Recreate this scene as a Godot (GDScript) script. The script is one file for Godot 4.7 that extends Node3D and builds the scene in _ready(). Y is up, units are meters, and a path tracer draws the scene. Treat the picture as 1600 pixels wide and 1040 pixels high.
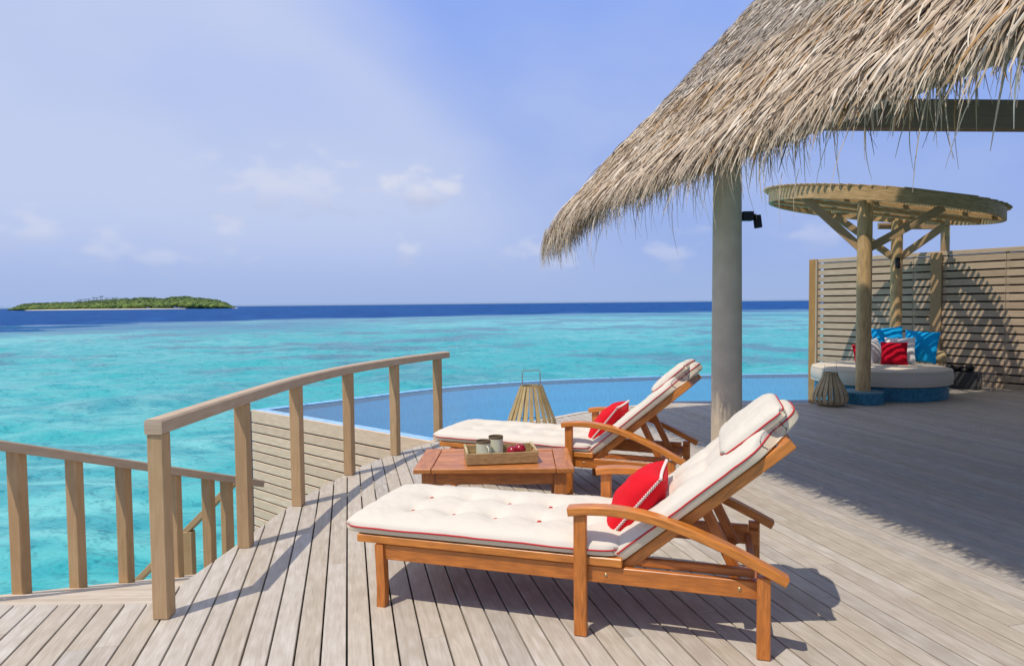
extends Node3D

var rng := RandomNumberGenerator.new()
var M := {}
const SEA_Y := -2.2

# ------------------------------------------------------------------ mesh helper
class Shape:
	var v := PackedVector3Array()
	var n := PackedVector3Array()
	var uv := PackedVector2Array()
	var c := PackedColorArray()
	var ix := PackedInt32Array()
	var off := Vector2.ZERO

	func vert(p: Vector3, nn: Vector3, t := Vector2.ZERO) -> int:
		v.append(p)
		n.append(nn)
		uv.append(t + off)
		return v.size() - 1

	func face(a: int, b: int, d: int) -> void:      # keeps front faces clockwise, judged by the normals given
		var g := (v[b] - v[a]).cross(v[d] - v[a])
		if g.dot(n[a] + n[b] + n[d]) > 0.0:
			ix.append_array(PackedInt32Array([a, d, b]))
		else:
			ix.append_array(PackedInt32Array([a, b, d]))

	func flat_tri(a: Vector3, b: Vector3, d: Vector3, out: Vector3, ta := Vector2.ZERO, tb := Vector2.ZERO, td := Vector2.ZERO) -> void:
		var nn := (b - a).cross(d - a).normalized()
		if nn.dot(out) < 0.0:
			nn = -nn
		face(vert(a, nn, ta), vert(b, nn, tb), vert(d, nn, td))

	func quad(a: Vector3, b: Vector3, d: Vector3, e: Vector3, out: Vector3, ta := Vector2.ZERO, tb := Vector2.ZERO, td := Vector2.ZERO, te := Vector2.ZERO) -> void:
		var nn := (d - a).cross(e - b).normalized()
		if nn.dot(out) < 0.0:
			nn = -nn
		var i := vert(a, nn, ta)
		vert(b, nn, tb)
		vert(d, nn, td)
		vert(e, nn, te)
		face(i, i + 1, i + 2)
		face(i, i + 2, i + 3)

	# chamfered box; u runs along its longest side, in metres
	func box(xf: Transform3D, s: Vector3, b := 0.004) -> void:
		var h := s * 0.5
		b = minf(b, minf(h.x, minf(h.y, h.z)) * 0.6)
		var la := s.max_axis_index()
		var o1 := (la + 1) % 3
		var o2 := (la + 2) % 3
		var t := func(p: Vector3) -> Vector2: return Vector2(p[la], p[o1] + p[o2])
		for a in 3:
			var b1 := (a + 1) % 3
			var b2 := (a + 2) % 3
			for sg in [-1.0, 1.0]:
				var q := []
				for k in [[-1, -1], [1, -1], [1, 1], [-1, 1]]:
					var p := Vector3.ZERO
					p[a] = sg * h[a]
					p[b1] = k[0] * (h[b1] - b)
					p[b2] = k[1] * (h[b2] - b)
					q.append(p)
				var out := Vector3.ZERO
				out[a] = sg
				quad(xf * q[0], xf * q[1], xf * q[2], xf * q[3], xf.basis * out, t.call(q[0]), t.call(q[1]), t.call(q[2]), t.call(q[3]))
				for sh in [-1.0, 1.0]:                 # the edge between axes a and b1
					var e := []
					for k in [[0, -1], [0, 1], [1, 1], [1, -1]]:
						var p := Vector3.ZERO
						p[a] = sg * (h[a] - (b if k[0] == 1 else 0.0))
						p[b1] = sh * (h[b1] - (b if k[0] == 0 else 0.0))
						p[b2] = k[1] * (h[b2] - b)
						e.append(p)
					var oo := Vector3.ZERO
					oo[a] = sg
					oo[b1] = sh
					quad(xf * e[0], xf * e[1], xf * e[2], xf * e[3], xf.basis * oo, t.call(e[0]), t.call(e[1]), t.call(e[2]), t.call(e[3]))
		for x in [-1.0, 1.0]:
			for y in [-1.0, 1.0]:
				for z in [-1.0, 1.0]:
					var p1 := Vector3(x * h.x, y * (h.y - b), z * (h.z - b))
					var p2 := Vector3(x * (h.x - b), y * h.y, z * (h.z - b))
					var p3 := Vector3(x * (h.x - b), y * (h.y - b), z * h.z)
					flat_tri(xf * p1, xf * p2, xf * p3, xf.basis * Vector3(x, y, z), t.call(p1), t.call(p2), t.call(p3))

	# a bar with a rectangular section between two points; up tells which way its height points
	func bar(a: Vector3, b: Vector3, wide: float, high: float, up := Vector3.UP, bevel := 0.004) -> void:
		var x := (b - a).normalized()
		var z := x.cross(up).normalized()
		var y := z.cross(x)
		box(Transform3D(Basis(x, y, z), (a + b) * 0.5), Vector3(a.distance_to(b), high, wide), bevel)

	# a closed section swept along points; section is a list of (side, up)
	func sweep(pts: Array, section: Array, ups: Array = [], smooth := false, caps := true, closed := false) -> void:
		var m := section.size()
		var rings := []
		var run := 0.0
		var runs := []
		for i in pts.size():
			var d: Vector3
			if closed:
				d = (pts[(i + 1) % pts.size()] - pts[(i - 1 + pts.size()) % pts.size()]).normalized()
			else:
				d = (pts[mini(i + 1, pts.size() - 1)] - pts[maxi(i - 1, 0)]).normalized()
			var up: Vector3 = ups[i] if ups.size() else Vector3.UP
			if absf(d.dot(up)) > 0.97:
				up = Vector3(0.3, 0.1, 1).normalized()
			var sd := d.cross(up).normalized()
			var u2 := sd.cross(d)
			var r := []
			for q in section:
				r.append(pts[i] + sd * q.x + u2 * q.y)
			rings.append(r)
			if i > 0:
				run += pts[i].distance_to(pts[i - 1])
			runs.append(run)
		var count := pts.size() if closed else pts.size() - 1
		for i in count:
			var i2 := (i + 1) % pts.size()
			var ru: float = runs[i2] if i2 > i else runs[i] + pts[i].distance_to(pts[i2])
			var around := 0.0
			for k in m:
				var k2 := (k + 1) % m
				var a: Vector3 = rings[i][k]
				var b: Vector3 = rings[i][k2]
				var d: Vector3 = rings[i2][k2]
				var e: Vector3 = rings[i2][k]
				var step: float = section[k].distance_to(section[k2])
				if smooth:
					var j := vert(a, (a - pts[i]).normalized(), Vector2(runs[i], around))
					vert(b, (b - pts[i]).normalized(), Vector2(runs[i], around + step))
					vert(d, (d - pts[i2]).normalized(), Vector2(ru, around + step))
					vert(e, (e - pts[i2]).normalized(), Vector2(ru, around))
					face(j, j + 1, j + 2)
					face(j, j + 2, j + 3)
				else:
					quad(a, b, d, e, (a + b) * 0.5 - pts[i], Vector2(runs[i], around), Vector2(runs[i], around + step), Vector2(ru, around + step), Vector2(ru, around))
				around += step
		if caps and not closed:
			for i in [0, pts.size() - 1]:
				var out: Vector3 = pts[0] - pts[1] if i == 0 else pts[i] - pts[i - 1]
				for k in range(1, m - 1):
					flat_tri(rings[i][0], rings[i][k], rings[i][k + 1], out, section[0], section[k], section[k + 1])

	func tube(pts: Array, r: float, sides := 8, closed := false) -> void:
		var s := []
		for k in sides:
			s.append(Vector2(cos(TAU * k / sides), sin(TAU * k / sides)) * r)
		sweep(pts, s, [], true, true, closed)

	# turned shape: profile of (radius, height), smooth
	func lathe(profile: Array, segs := 24, at := Vector3.ZERO, from := 0.0, to := TAU) -> void:
		var base := v.size()
		for i in profile.size():
			var d: Vector2 = profile[mini(i + 1, profile.size() - 1)] - profile[maxi(i - 1, 0)]
			var nn := Vector2(d.y, -d.x).normalized()
			for k in segs + 1:
				var a := from + (to - from) * k / segs
				vert(at + Vector3(cos(a) * profile[i].x, profile[i].y, sin(a) * profile[i].x), Vector3(cos(a) * nn.x, nn.y, sin(a) * nn.x), Vector2(profile[i].y, a * profile[i].x))
		for i in profile.size() - 1:
			for k in segs:
				var q := base + i * (segs + 1) + k
				face(q, q + 1, q + segs + 2)
				face(q, q + segs + 2, q + segs + 1)

	# a flat polygon in x and z, extruded down from y by thick
	func plate(poly: PackedVector2Array, y: float, thick: float, along := Vector2(1, 0)) -> void:
		var t := Geometry2D.triangulate_polygon(poly)
		var across := Vector2(-along.y, along.x)
		for i in range(0, t.size(), 3):
			for s in [0, 1]:
				var q := []
				for k in 3:
					var p := poly[t[i + k]]
					q.append(vert(Vector3(p.x, y - thick * s, p.y), Vector3.DOWN if s else Vector3.UP, Vector2(p.dot(along), p.dot(across))))
				face(q[0], q[1], q[2])
		var turn := 0.0
		for i in poly.size():
			var a := poly[i]
			var b := poly[(i + 1) % poly.size()]
			turn += a.cross(b)
		for i in poly.size():
			var a := poly[i]
			var b := poly[(i + 1) % poly.size()]
			var o := Vector2((b - a).y, -(b - a).x) * signf(turn)
			quad(Vector3(a.x, y, a.y), Vector3(b.x, y, b.y), Vector3(b.x, y - thick, b.y), Vector3(a.x, y - thick, a.y), Vector3(o.x, 0, o.y), Vector2(a.dot(along), a.dot(across)), Vector2(b.dot(along), b.dot(across)), Vector2(b.dot(along), b.dot(across) + thick), Vector2(a.dot(along), a.dot(across) + thick))

	func mesh() -> ArrayMesh:
		var arr := []
		arr.resize(Mesh.ARRAY_MAX)
		arr[Mesh.ARRAY_VERTEX] = v
		arr[Mesh.ARRAY_NORMAL] = n
		arr[Mesh.ARRAY_TEX_UV] = uv
		if c.size() == v.size():
			arr[Mesh.ARRAY_COLOR] = c
		arr[Mesh.ARRAY_INDEX] = ix
		var m := ArrayMesh.new()
		m.add_surface_from_arrays(Mesh.PRIMITIVE_TRIANGLES, arr)
		return m

# ------------------------------------------------------------------ scene helpers
var counts := {}

func numbered(parent: Node, called: String) -> String:
	var k := "%d/%s" % [parent.get_instance_id(), called]
	counts[k] = counts.get(k, -1) + 1
	return called if counts[k] == 0 else "%s_%03d" % [called, counts[k]]

func tag(o: Node, label: String, category: String, group := "") -> void:
	o.set_meta("label", label)
	o.set_meta("category", category)
	if group:
		o.set_meta("group", group)

func thing(called: String, label: String, category: String, at := Vector3.ZERO, turn := 0.0, group := "") -> Node3D:
	var o := Node3D.new()
	o.name = numbered(self, called)
	add_child(o, true)
	o.position = at
	o.rotation.y = turn
	tag(o, label, category, group)
	return o

func structure(called: String) -> Node3D:
	var o := Node3D.new()
	o.name = numbered(self, called)
	add_child(o, true)
	o.set_meta("kind", "structure")
	return o

func put(called: String, m: Mesh, mat: Material, parent: Node = null, xf := Transform3D()) -> MeshInstance3D:
	var o := MeshInstance3D.new()
	parent = parent if parent else self
	o.name = numbered(parent, called)
	o.mesh = m
	o.material_override = mat
	o.transform = xf
	parent.add_child(o, true)
	return o

func obj(called: String, s: Shape, mat: Material, parent: Node = null) -> MeshInstance3D:
	return put(called, s.mesh(), mat, parent)

func many(called: String, m: Mesh, mat: Material, xfs: Array, cols: Array, parent: Node = null) -> MultiMeshInstance3D:
	var mm := MultiMesh.new()
	mm.transform_format = MultiMesh.TRANSFORM_3D
	mm.use_colors = cols.size() > 0
	mm.mesh = m
	mm.instance_count = xfs.size()
	for i in xfs.size():
		mm.set_instance_transform(i, xfs[i])
		if cols.size():
			mm.set_instance_color(i, cols[i])
	var o := MultiMeshInstance3D.new()
	parent = parent if parent else self
	o.name = numbered(parent, called)
	o.multimesh = mm
	o.material_override = mat
	o.set_meta("kind", "stuff")
	parent.add_child(o, true)
	return o

func S() -> Shape:
	var s := Shape.new()
	s.off = Vector2(rng.randf() * 7.0, rng.randf() * 7.0)
	return s

func at(x: float, y: float, z: float, b := Basis()) -> Transform3D:
	return Transform3D(b, Vector3(x, y, z))

func copy(o: Node3D, label: String) -> Node3D:
	var r: Node3D = o.duplicate()
	r.name = numbered(self, String(o.name))
	add_child(r, true)
	r.set_meta("label", label)
	return r

func lin(r: float, g: float, b: float) -> Color:
	return Color(r, g, b).linear_to_srgb()

func smooth_curve(pts: Array, per := 8) -> Array:
	var out := []
	for i in pts.size() - 1:
		var p0: Vector3 = pts[maxi(i - 1, 0)]
		var p1: Vector3 = pts[i]
		var p2: Vector3 = pts[i + 1]
		var p3: Vector3 = pts[mini(i + 2, pts.size() - 1)]
		for k in per:
			out.append(p1.cubic_interpolate(p2, p0, p3, float(k) / per))
	out.append(pts[-1])
	return out

func ss(a: float, b: float, x: float) -> float:
	return smoothstep(a, b, x)

# ------------------------------------------------------------------ materials
func grain_image(w: int, h: int, stretch: float, seed_: int, lo: float, hi: float, knots := 0.0) -> Image:
	var a := FastNoiseLite.new()
	a.seed = seed_
	a.frequency = 1.0
	a.fractal_octaves = 4
	var b := FastNoiseLite.new()
	b.seed = seed_ + 7
	b.frequency = 1.0
	b.fractal_octaves = 2
	var im := Image.create_empty(w, h, false, Image.FORMAT_RGB8)
	for y in h:
		var ty := TAU * y / h
		for x in w:
			var tx := TAU * x / w
			# seamless: two circles in 4-D folded into 3-D offsets
			var px := cos(tx) * 0.9
			var pz := sin(tx) * 0.9
			var warp := b.get_noise_3d(px * 0.8, pz * 0.8, cos(ty) * 2.0) * knots
			var q := (float(y) / h + warp * 0.04) * stretch
			var fine := a.get_noise_3d(px, pz + q, q)
			var fold := a.get_noise_3d(px, pz + q - stretch, q - stretch)
			fine = lerpf(fine, fold, ss(0.85, 1.0, float(y) / h))
			var broad := b.get_noise_3d(px * 1.5 + 9.0, pz * 1.5, cos(ty) * 1.5)
			var g := clampf(0.5 + fine * 0.75 + broad * 0.35, 0.0, 1.0)
			var val := lerpf(lo, hi, g)
			im.set_pixel(x, y, Color(val, val * lerpf(0.985, 1.0, g), val * lerpf(0.955, 1.0, g)))
	return im

func noise_tex(freq: float, seed_: int, size := 512, normal := false, strength := 4.0, oct := 4, kind := FastNoiseLite.TYPE_SIMPLEX_SMOOTH, ramp: Gradient = null) -> NoiseTexture2D:
	var f := FastNoiseLite.new()
	f.seed = seed_
	f.frequency = freq
	f.noise_type = kind
	f.fractal_octaves = oct
	var t := NoiseTexture2D.new()
	t.width = size
	t.height = size
	t.seamless = true
	t.noise = f
	t.as_normal_map = normal
	t.bump_strength = strength
	if ramp:
		t.color_ramp = ramp
	return t

func mat(col: Color, rough := 0.6, tex: Texture2D = null, scale := Vector3.ONE, spec := 0.4) -> StandardMaterial3D:
	var m := StandardMaterial3D.new()
	m.albedo_color = col
	m.roughness = rough
	m.metallic_specular = spec
	if tex:
		m.albedo_texture = tex
		m.uv1_scale = scale
	return m

func bumped(m: StandardMaterial3D, tex: Texture2D, cm: float) -> StandardMaterial3D:
	m.heightmap_enabled = true
	m.heightmap_texture = tex
	m.heightmap_scale = cm
	return m

func two_tone(a: Color, b: Color) -> Gradient:
	var g := Gradient.new()
	g.set_color(0, a)
	g.set_color(1, b)
	return g

func make_materials() -> void:
	var grey_grain := ImageTexture.create_from_image(grain_image(512, 256, 20.0, 3, 0.905, 1.0, 1.0))
	var teak_grain := ImageTexture.create_from_image(grain_image(512, 256, 16.0, 11, 0.78, 1.0, 1.6))
	var wear := noise_tex(0.012, 21, 512, false, 1.0, 5, FastNoiseLite.TYPE_SIMPLEX_SMOOTH, two_tone(Color(0.92, 0.905, 0.89), Color(1, 1, 1)))
	var sc := Vector3(0.8, 3.2, 1)
	# weathered deck boards: five tones of silvered hardwood
	var tones := [Vector3(0.575, 0.535, 0.475), Vector3(0.530, 0.488, 0.428), Vector3(0.605, 0.570, 0.512), Vector3(0.550, 0.500, 0.422), Vector3(0.520, 0.492, 0.448), Vector3(0.585, 0.538, 0.462)]
	M.deck = []
	for t in tones:
		var m := bumped(mat(lin(t.x, t.y, t.z), 0.62, grey_grain, sc, 0.35), grey_grain, 0.12)
		m.detail_enabled = true
		m.detail_blend_mode = BaseMaterial3D.BLEND_MODE_MUL
		m.detail_albedo = wear
		M.deck.append(m)
	M.step = []
	for t in [Vector3(0.68, 0.59, 0.48), Vector3(0.63, 0.54, 0.43), Vector3(0.71, 0.62, 0.51)]:
		M.step.append(bumped(mat(lin(t.x, t.y, t.z), 0.6, grey_grain, sc, 0.35), grey_grain, 0.1))
	M.post = bumped(mat(lin(0.55, 0.375, 0.205), 0.6, grey_grain, Vector3(0.7, 3.0, 1), 0.35), grey_grain, 0.1)
	M.post2 = bumped(mat(lin(0.50, 0.335, 0.18), 0.6, grey_grain, Vector3(0.7, 3.0, 1), 0.35), grey_grain, 0.1)
	M.rail = bumped(mat(lin(0.55, 0.43, 0.31), 0.6, grey_grain, Vector3(0.7, 3.0, 1), 0.35), grey_grain, 0.1)
	M.slat = []
	for t in [Vector3(0.82, 0.595, 0.425), Vector3(0.77, 0.555, 0.395), Vector3(0.85, 0.62, 0.445)]:
		M.slat.append(bumped(mat(lin(t.x, t.y, t.z), 0.65, grey_grain, Vector3(0.6, 2.6, 1), 0.3), grey_grain, 0.08))
	M.fence = []
	for t in [Vector3(0.56, 0.435, 0.31), Vector3(0.51, 0.395, 0.28), Vector3(0.59, 0.46, 0.33)]:
		M.fence.append(bumped(mat(lin(t.x, t.y, t.z), 0.65, grey_grain, Vector3(0.6, 2.6, 1), 0.3), grey_grain, 0.08))
	M.fence_post = bumped(mat(lin(0.46, 0.25, 0.09), 0.6, grey_grain, Vector3(0.6, 2.6, 1), 0.3), grey_grain, 0.08)
	M.dark_wood = mat(lin(0.05, 0.04, 0.03), 0.8, grey_grain, sc)
	M.teak = []
	for t in [Vector3(0.72, 0.255, 0.040), Vector3(0.66, 0.215, 0.034), Vector3(0.62, 0.19, 0.032)]:
		var m := bumped(mat(lin(t.x, t.y, t.z), 0.38, teak_grain, Vector3(1.1, 5.0, 1), 0.5), teak_grain, 0.02)
		m.clearcoat_enabled = true
		m.clearcoat = 0.25
		m.clearcoat_roughness = 0.3
		M.teak.append(m)
	M.table = []
	for t in [Vector3(0.64, 0.245, 0.066), Vector3(0.58, 0.21, 0.056), Vector3(0.68, 0.265, 0.075)]:
		var m := bumped(mat(lin(t.x, t.y, t.z), 0.35, teak_grain, Vector3(1.1, 5.0, 1), 0.5), teak_grain, 0.02)
		M.table.append(m)
	M.pine = bumped(mat(lin(0.72, 0.49, 0.25), 0.6, teak_grain, Vector3(0.8, 4.0, 1), 0.35), teak_grain, 0.04)
	M.pine_slat = mat(lin(0.70, 0.52, 0.30), 0.65, teak_grain, Vector3(0.8, 4.0, 1), 0.3)
	M.pine_pole = bumped(mat(lin(0.76, 0.50, 0.24), 0.55, teak_grain, Vector3(0.6, 3.0, 1), 0.35), teak_grain, 0.04)
	var weave := noise_tex(0.22, 31, 512, true, 2.0, 2)
	var cloth := func(col: Color) -> StandardMaterial3D:
		var m := mat(col, 0.92, null, Vector3.ONE, 0.2)
		m.uv1_scale = Vector3(6, 6, 1)
		m.normal_enabled = true
		m.normal_texture = weave
		m.normal_scale = 0.35
		m.rim_enabled = true
		m.rim = 0.25
		return m
	M.cream = cloth.call(lin(0.675, 0.625, 0.53))
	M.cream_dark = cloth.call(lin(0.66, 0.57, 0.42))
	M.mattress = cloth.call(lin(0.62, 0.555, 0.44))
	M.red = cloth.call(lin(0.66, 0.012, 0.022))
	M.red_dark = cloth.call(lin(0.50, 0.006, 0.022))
	M.piping = cloth.call(lin(0.50, 0.05, 0.05))
	M.button = cloth.call(lin(0.45, 0.04, 0.03))
	M.blue = cloth.call(lin(0.008, 0.36, 0.74))
	M.white_cloth = cloth.call(lin(0.76, 0.755, 0.74))
	M.tan_cloth = cloth.call(lin(0.48, 0.36, 0.19))
	M.trim = mat(lin(0.74, 0.64, 0.60), 0.9)
	M.column = bumped(mat(lin(0.66, 0.555, 0.41), 0.55, noise_tex(0.01, 41, 512, false, 1, 4, FastNoiseLite.TYPE_SIMPLEX_SMOOTH, two_tone(Color(0.93, 0.93, 0.92), Color(1, 1, 1))), Vector3(1, 1, 1), 0.4), noise_tex(0.08, 42, 256), 0.05)
	M.beam = mat(lin(0.70, 0.66, 0.57), 0.6, grey_grain, Vector3(0.4, 1.5, 1))
	M.tie = mat(lin(0.27, 0.165, 0.095), 0.55, grey_grain, Vector3(0.4, 1.5, 1))
	M.black = mat(lin(0.012, 0.012, 0.013), 0.45)
	M.metal = mat(lin(0.40, 0.36, 0.26), 0.4)
	M.metal.metallic = 0.8
	M.wire = mat(lin(0.30, 0.29, 0.27), 0.4)
	M.brass = mat(lin(0.55, 0.42, 0.22), 0.35)
	M.brass.metallic = 0.9
	M.thatch = StandardMaterial3D.new()
	M.thatch.vertex_color_use_as_albedo = true
	M.thatch.roughness = 0.75
	M.thatch.metallic_specular = 0.3
	M.thatch.backlight_enabled = true
	M.thatch.backlight = Color(0.22, 0.19, 0.14)
	M.thatch_core = bumped(mat(lin(0.36, 0.29, 0.22), 0.95, noise_tex(0.06, 51, 512, false, 1, 5, FastNoiseLite.TYPE_SIMPLEX_SMOOTH, two_tone(Color(0.5, 0.46, 0.42), Color(1, 0.97, 0.92))), Vector3(1.0, 0.25, 1)), noise_tex(0.1, 52, 512), 2.0)
	M.bamboo = []
	for t in [Vector3(0.62, 0.47, 0.22), Vector3(0.56, 0.415, 0.19), Vector3(0.66, 0.515, 0.26)]:
		M.bamboo.append(mat(lin(t.x, t.y, t.z), 0.5, teak_grain, Vector3(1.5, 5, 1), 0.4))
	M.old_bamboo = []
	for t in [Vector3(0.64, 0.49, 0.29), Vector3(0.58, 0.44, 0.26), Vector3(0.70, 0.55, 0.34)]:
		M.old_bamboo.append(mat(lin(t.x, t.y, t.z), 0.6, teak_grain, Vector3(1.5, 5, 1), 0.35))
	M.tray = bumped(mat(lin(0.52, 0.34, 0.15), 0.55, teak_grain, Vector3(2.5, 10, 1)), noise_tex(0.15, 61, 256), 0.15)
	M.tray_liner = mat(lin(0.50, 0.56, 0.48), 0.4)
	M.mug = mat(lin(0.78, 0.76, 0.60), 0.3, noise_tex(0.03, 62, 256, false, 1, 4, FastNoiseLite.TYPE_SIMPLEX_SMOOTH, two_tone(Color(0.86, 0.86, 0.82), Color(1, 1, 1))))
	M.mug_band = mat(lin(0.15, 0.105, 0.06), 0.35)
	M.apple = mat(lin(0.42, 0.008, 0.03), 0.22, noise_tex(0.02, 63, 256, false, 1, 4, FastNoiseLite.TYPE_SIMPLEX_SMOOTH, two_tone(Color(0.72, 0.55, 0.5), Color(1, 1, 1))), Vector3(6, 3, 1), 0.5)
	M.stem = mat(lin(0.08, 0.05, 0.02), 0.8)
	M.tile = StandardMaterial3D.new()
	M.tile.vertex_color_use_as_albedo = true
	M.tile.roughness = 0.18
	M.grout = mat(lin(0.16, 0.28, 0.34), 0.8)
	M.pool_wall = mat(lin(0.075, 0.59, 0.83), 0.4, noise_tex(0.02, 71, 256, false, 1, 3, FastNoiseLite.TYPE_SIMPLEX_SMOOTH, two_tone(Color(0.88, 0.9, 0.92), Color(1, 1, 1))))
	var water := StandardMaterial3D.new()
	water.albedo_color = Color(0.75, 0.9, 1.0, 0.04)
	water.transparency = BaseMaterial3D.TRANSPARENCY_ALPHA
	water.roughness = 0.04
	water.metallic_specular = 0.36
	water.normal_enabled = true
	water.normal_texture = noise_tex(0.012, 72, 512, true, 2.0, 3)
	water.normal_scale = 0.25
	water.uv1_scale = Vector3(0.35, 0.35, 1)
	M.pool_water = water
	var sea := StandardMaterial3D.new()
	sea.vertex_color_use_as_albedo = true
	sea.roughness = 0.22
	sea.metallic_specular = 0.15
	sea.normal_enabled = true
	sea.normal_texture = noise_tex(0.012, 73, 1024, true, 20.0, 4)
	sea.normal_scale = 1.0
	sea.uv1_scale = Vector3(0.085, 0.18, 1)
	M.sea = sea
	var ocean: StandardMaterial3D = sea.duplicate()
	ocean.metallic_specular = 0.03
	ocean.roughness = 0.35
	M.ocean = ocean
	M.sand = mat(lin(0.62, 0.57, 0.47), 0.9)
	M.leaf = StandardMaterial3D.new()
	M.leaf.vertex_color_use_as_albedo = true
	M.leaf.roughness = 0.7
	M.leaf.backlight_enabled = true
	M.leaf.backlight = Color(0.25, 0.3, 0.1)
	M.trunk = mat(lin(0.16, 0.13, 0.10), 0.9)
	M.stone = bumped(mat(lin(0.07, 0.072, 0.075), 0.7, wear), noise_tex(0.1, 81, 256), 0.2)

# ------------------------------------------------------------------ sky
func sky_image() -> Image:
	var w := 2048
	var h := 1024
	var im := Image.create_empty(w, h, false, Image.FORMAT_RGBF)
	var n := FastNoiseLite.new()
	n.seed = 5
	n.frequency = 1.6
	n.fractal_octaves = 5
	var n2 := FastNoiseLite.new()
	n2.seed = 9
	n2.frequency = 5.0
	n2.fractal_octaves = 5
	# small fair-weather clouds low over the sea: (azimuth, elevation, half width, half height, strength)
	var puffs := [[-7.6, 9.4, 2.6, 1.3, 0.75], [-8.7, 4.4, 1.5, 0.8, 0.6], [-18.0, 9.2, 5.0, 1.8, 0.45], [-35.0, 5.2, 2.6, 0.9, 0.4], [-22.5, 5.6, 1.1, 0.7, 0.4], [0.8, 4.0, 2.4, 1.0, 0.35], [4.5, 3.2, 1.6, 0.7, 0.3], [13.0, 3.9, 2.0, 1.3, 0.35], [25.0, 5.0, 2.2, 1.0, 0.3], [-29.0, 3.6, 4.0, 0.8, 0.3], [62.0, 7.0, 5.0, 2.0, 0.5], [-75.0, 8.0, 6.0, 2.2, 0.5], [120.0, 7.0, 6.0, 2.0, 0.5], [-130.0, 9.0, 5.0, 2.0, 0.5], [170.0, 6.0, 5.0, 1.6, 0.5]]
	for y in h:
		var el := 90.0 - 180.0 * (y + 0.5) / h
		if el < -1.0:
			for x in w:
				im.set_pixel(x, y, Color(0.10, 0.20, 0.30))
			continue
		var base := Color(0.335, 0.455, 0.80).lerp(Color(0.265, 0.405, 0.885), ss(2.0, 24.0, el))
		base = base.lerp(Color(0.30, 0.40, 0.74), ss(26.0, 70.0, el))
		base = base.lerp(Color(0.36, 0.475, 0.76), 1.0 - ss(0.0, 5.0, el))
		var ce := cos(deg_to_rad(el))
		var se := sin(deg_to_rad(el))
		for x in w:
			var az := 360.0 * (x + 0.5) / w
			if az > 180.0:
				az -= 360.0
			var d := Vector3(sin(deg_to_rad(az)) * ce, se, -cos(deg_to_rad(az)) * ce)
			var f := n.get_noise_3d(d.x, d.y * 2.0, d.z)
			var c := base
			# thin high veil over the left half of the view
			var edge := -16.5 + (26.0 - minf(el, 60.0)) * 0.92
			var veil := ss(9.0, -9.0, az - edge + f * 12.0) * ss(-150.0, -80.0, az)
			veil *= ss(-1.0, 9.0, el) * (1.0 - 0.6 * ss(35.0, 75.0, el)) * clampf(0.92 + f * 0.35, 0.0, 1.0)
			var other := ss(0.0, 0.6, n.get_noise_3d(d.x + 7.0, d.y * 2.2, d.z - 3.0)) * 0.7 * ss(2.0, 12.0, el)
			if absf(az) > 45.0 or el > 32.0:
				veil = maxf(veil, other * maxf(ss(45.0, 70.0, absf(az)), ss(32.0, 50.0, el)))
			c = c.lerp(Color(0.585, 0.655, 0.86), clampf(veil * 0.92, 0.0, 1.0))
			c = c.lerp(Color(0.66, 0.69, 0.80), ss(30.0, 50.0, el) * clampf(0.75 + f * 0.8, 0.0, 1.0) * 0.85)  # pale haze overhead, out of view, added to brighten and whiten the shade
			c = c.lerp(Color(0.50, 0.59, 0.85), clampf(0.22 + f * 0.9, 0.0, 0.5) * ss(1.5, 8.0, el) * (1.0 - ss(14.0, 30.0, el)))
			if el < 14.0:
				var g := n2.get_noise_3d(d.x * 3.0, d.y * 6.5, d.z * 3.0)
				for p in puffs:
					var dx := (az - float(p[0])) / float(p[2])
					var dy := (el - float(p[1])) / float(p[3])
					var r := dx * dx + dy * dy
					if r < 5.0:
						var k := ss(0.22, 1.05, exp(-r * 0.75) * 0.85 + g * 1.15) * float(p[4]) * 0.95
						var tone := Color(0.74, 0.76, 0.86).lerp(Color(0.50, 0.56, 0.76), ss(0.2, -0.9, dy))
						c = c.lerp(tone, clampf(k, 0.0, 1.0))
			im.set_pixel(x, y, c)
	return im

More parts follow.
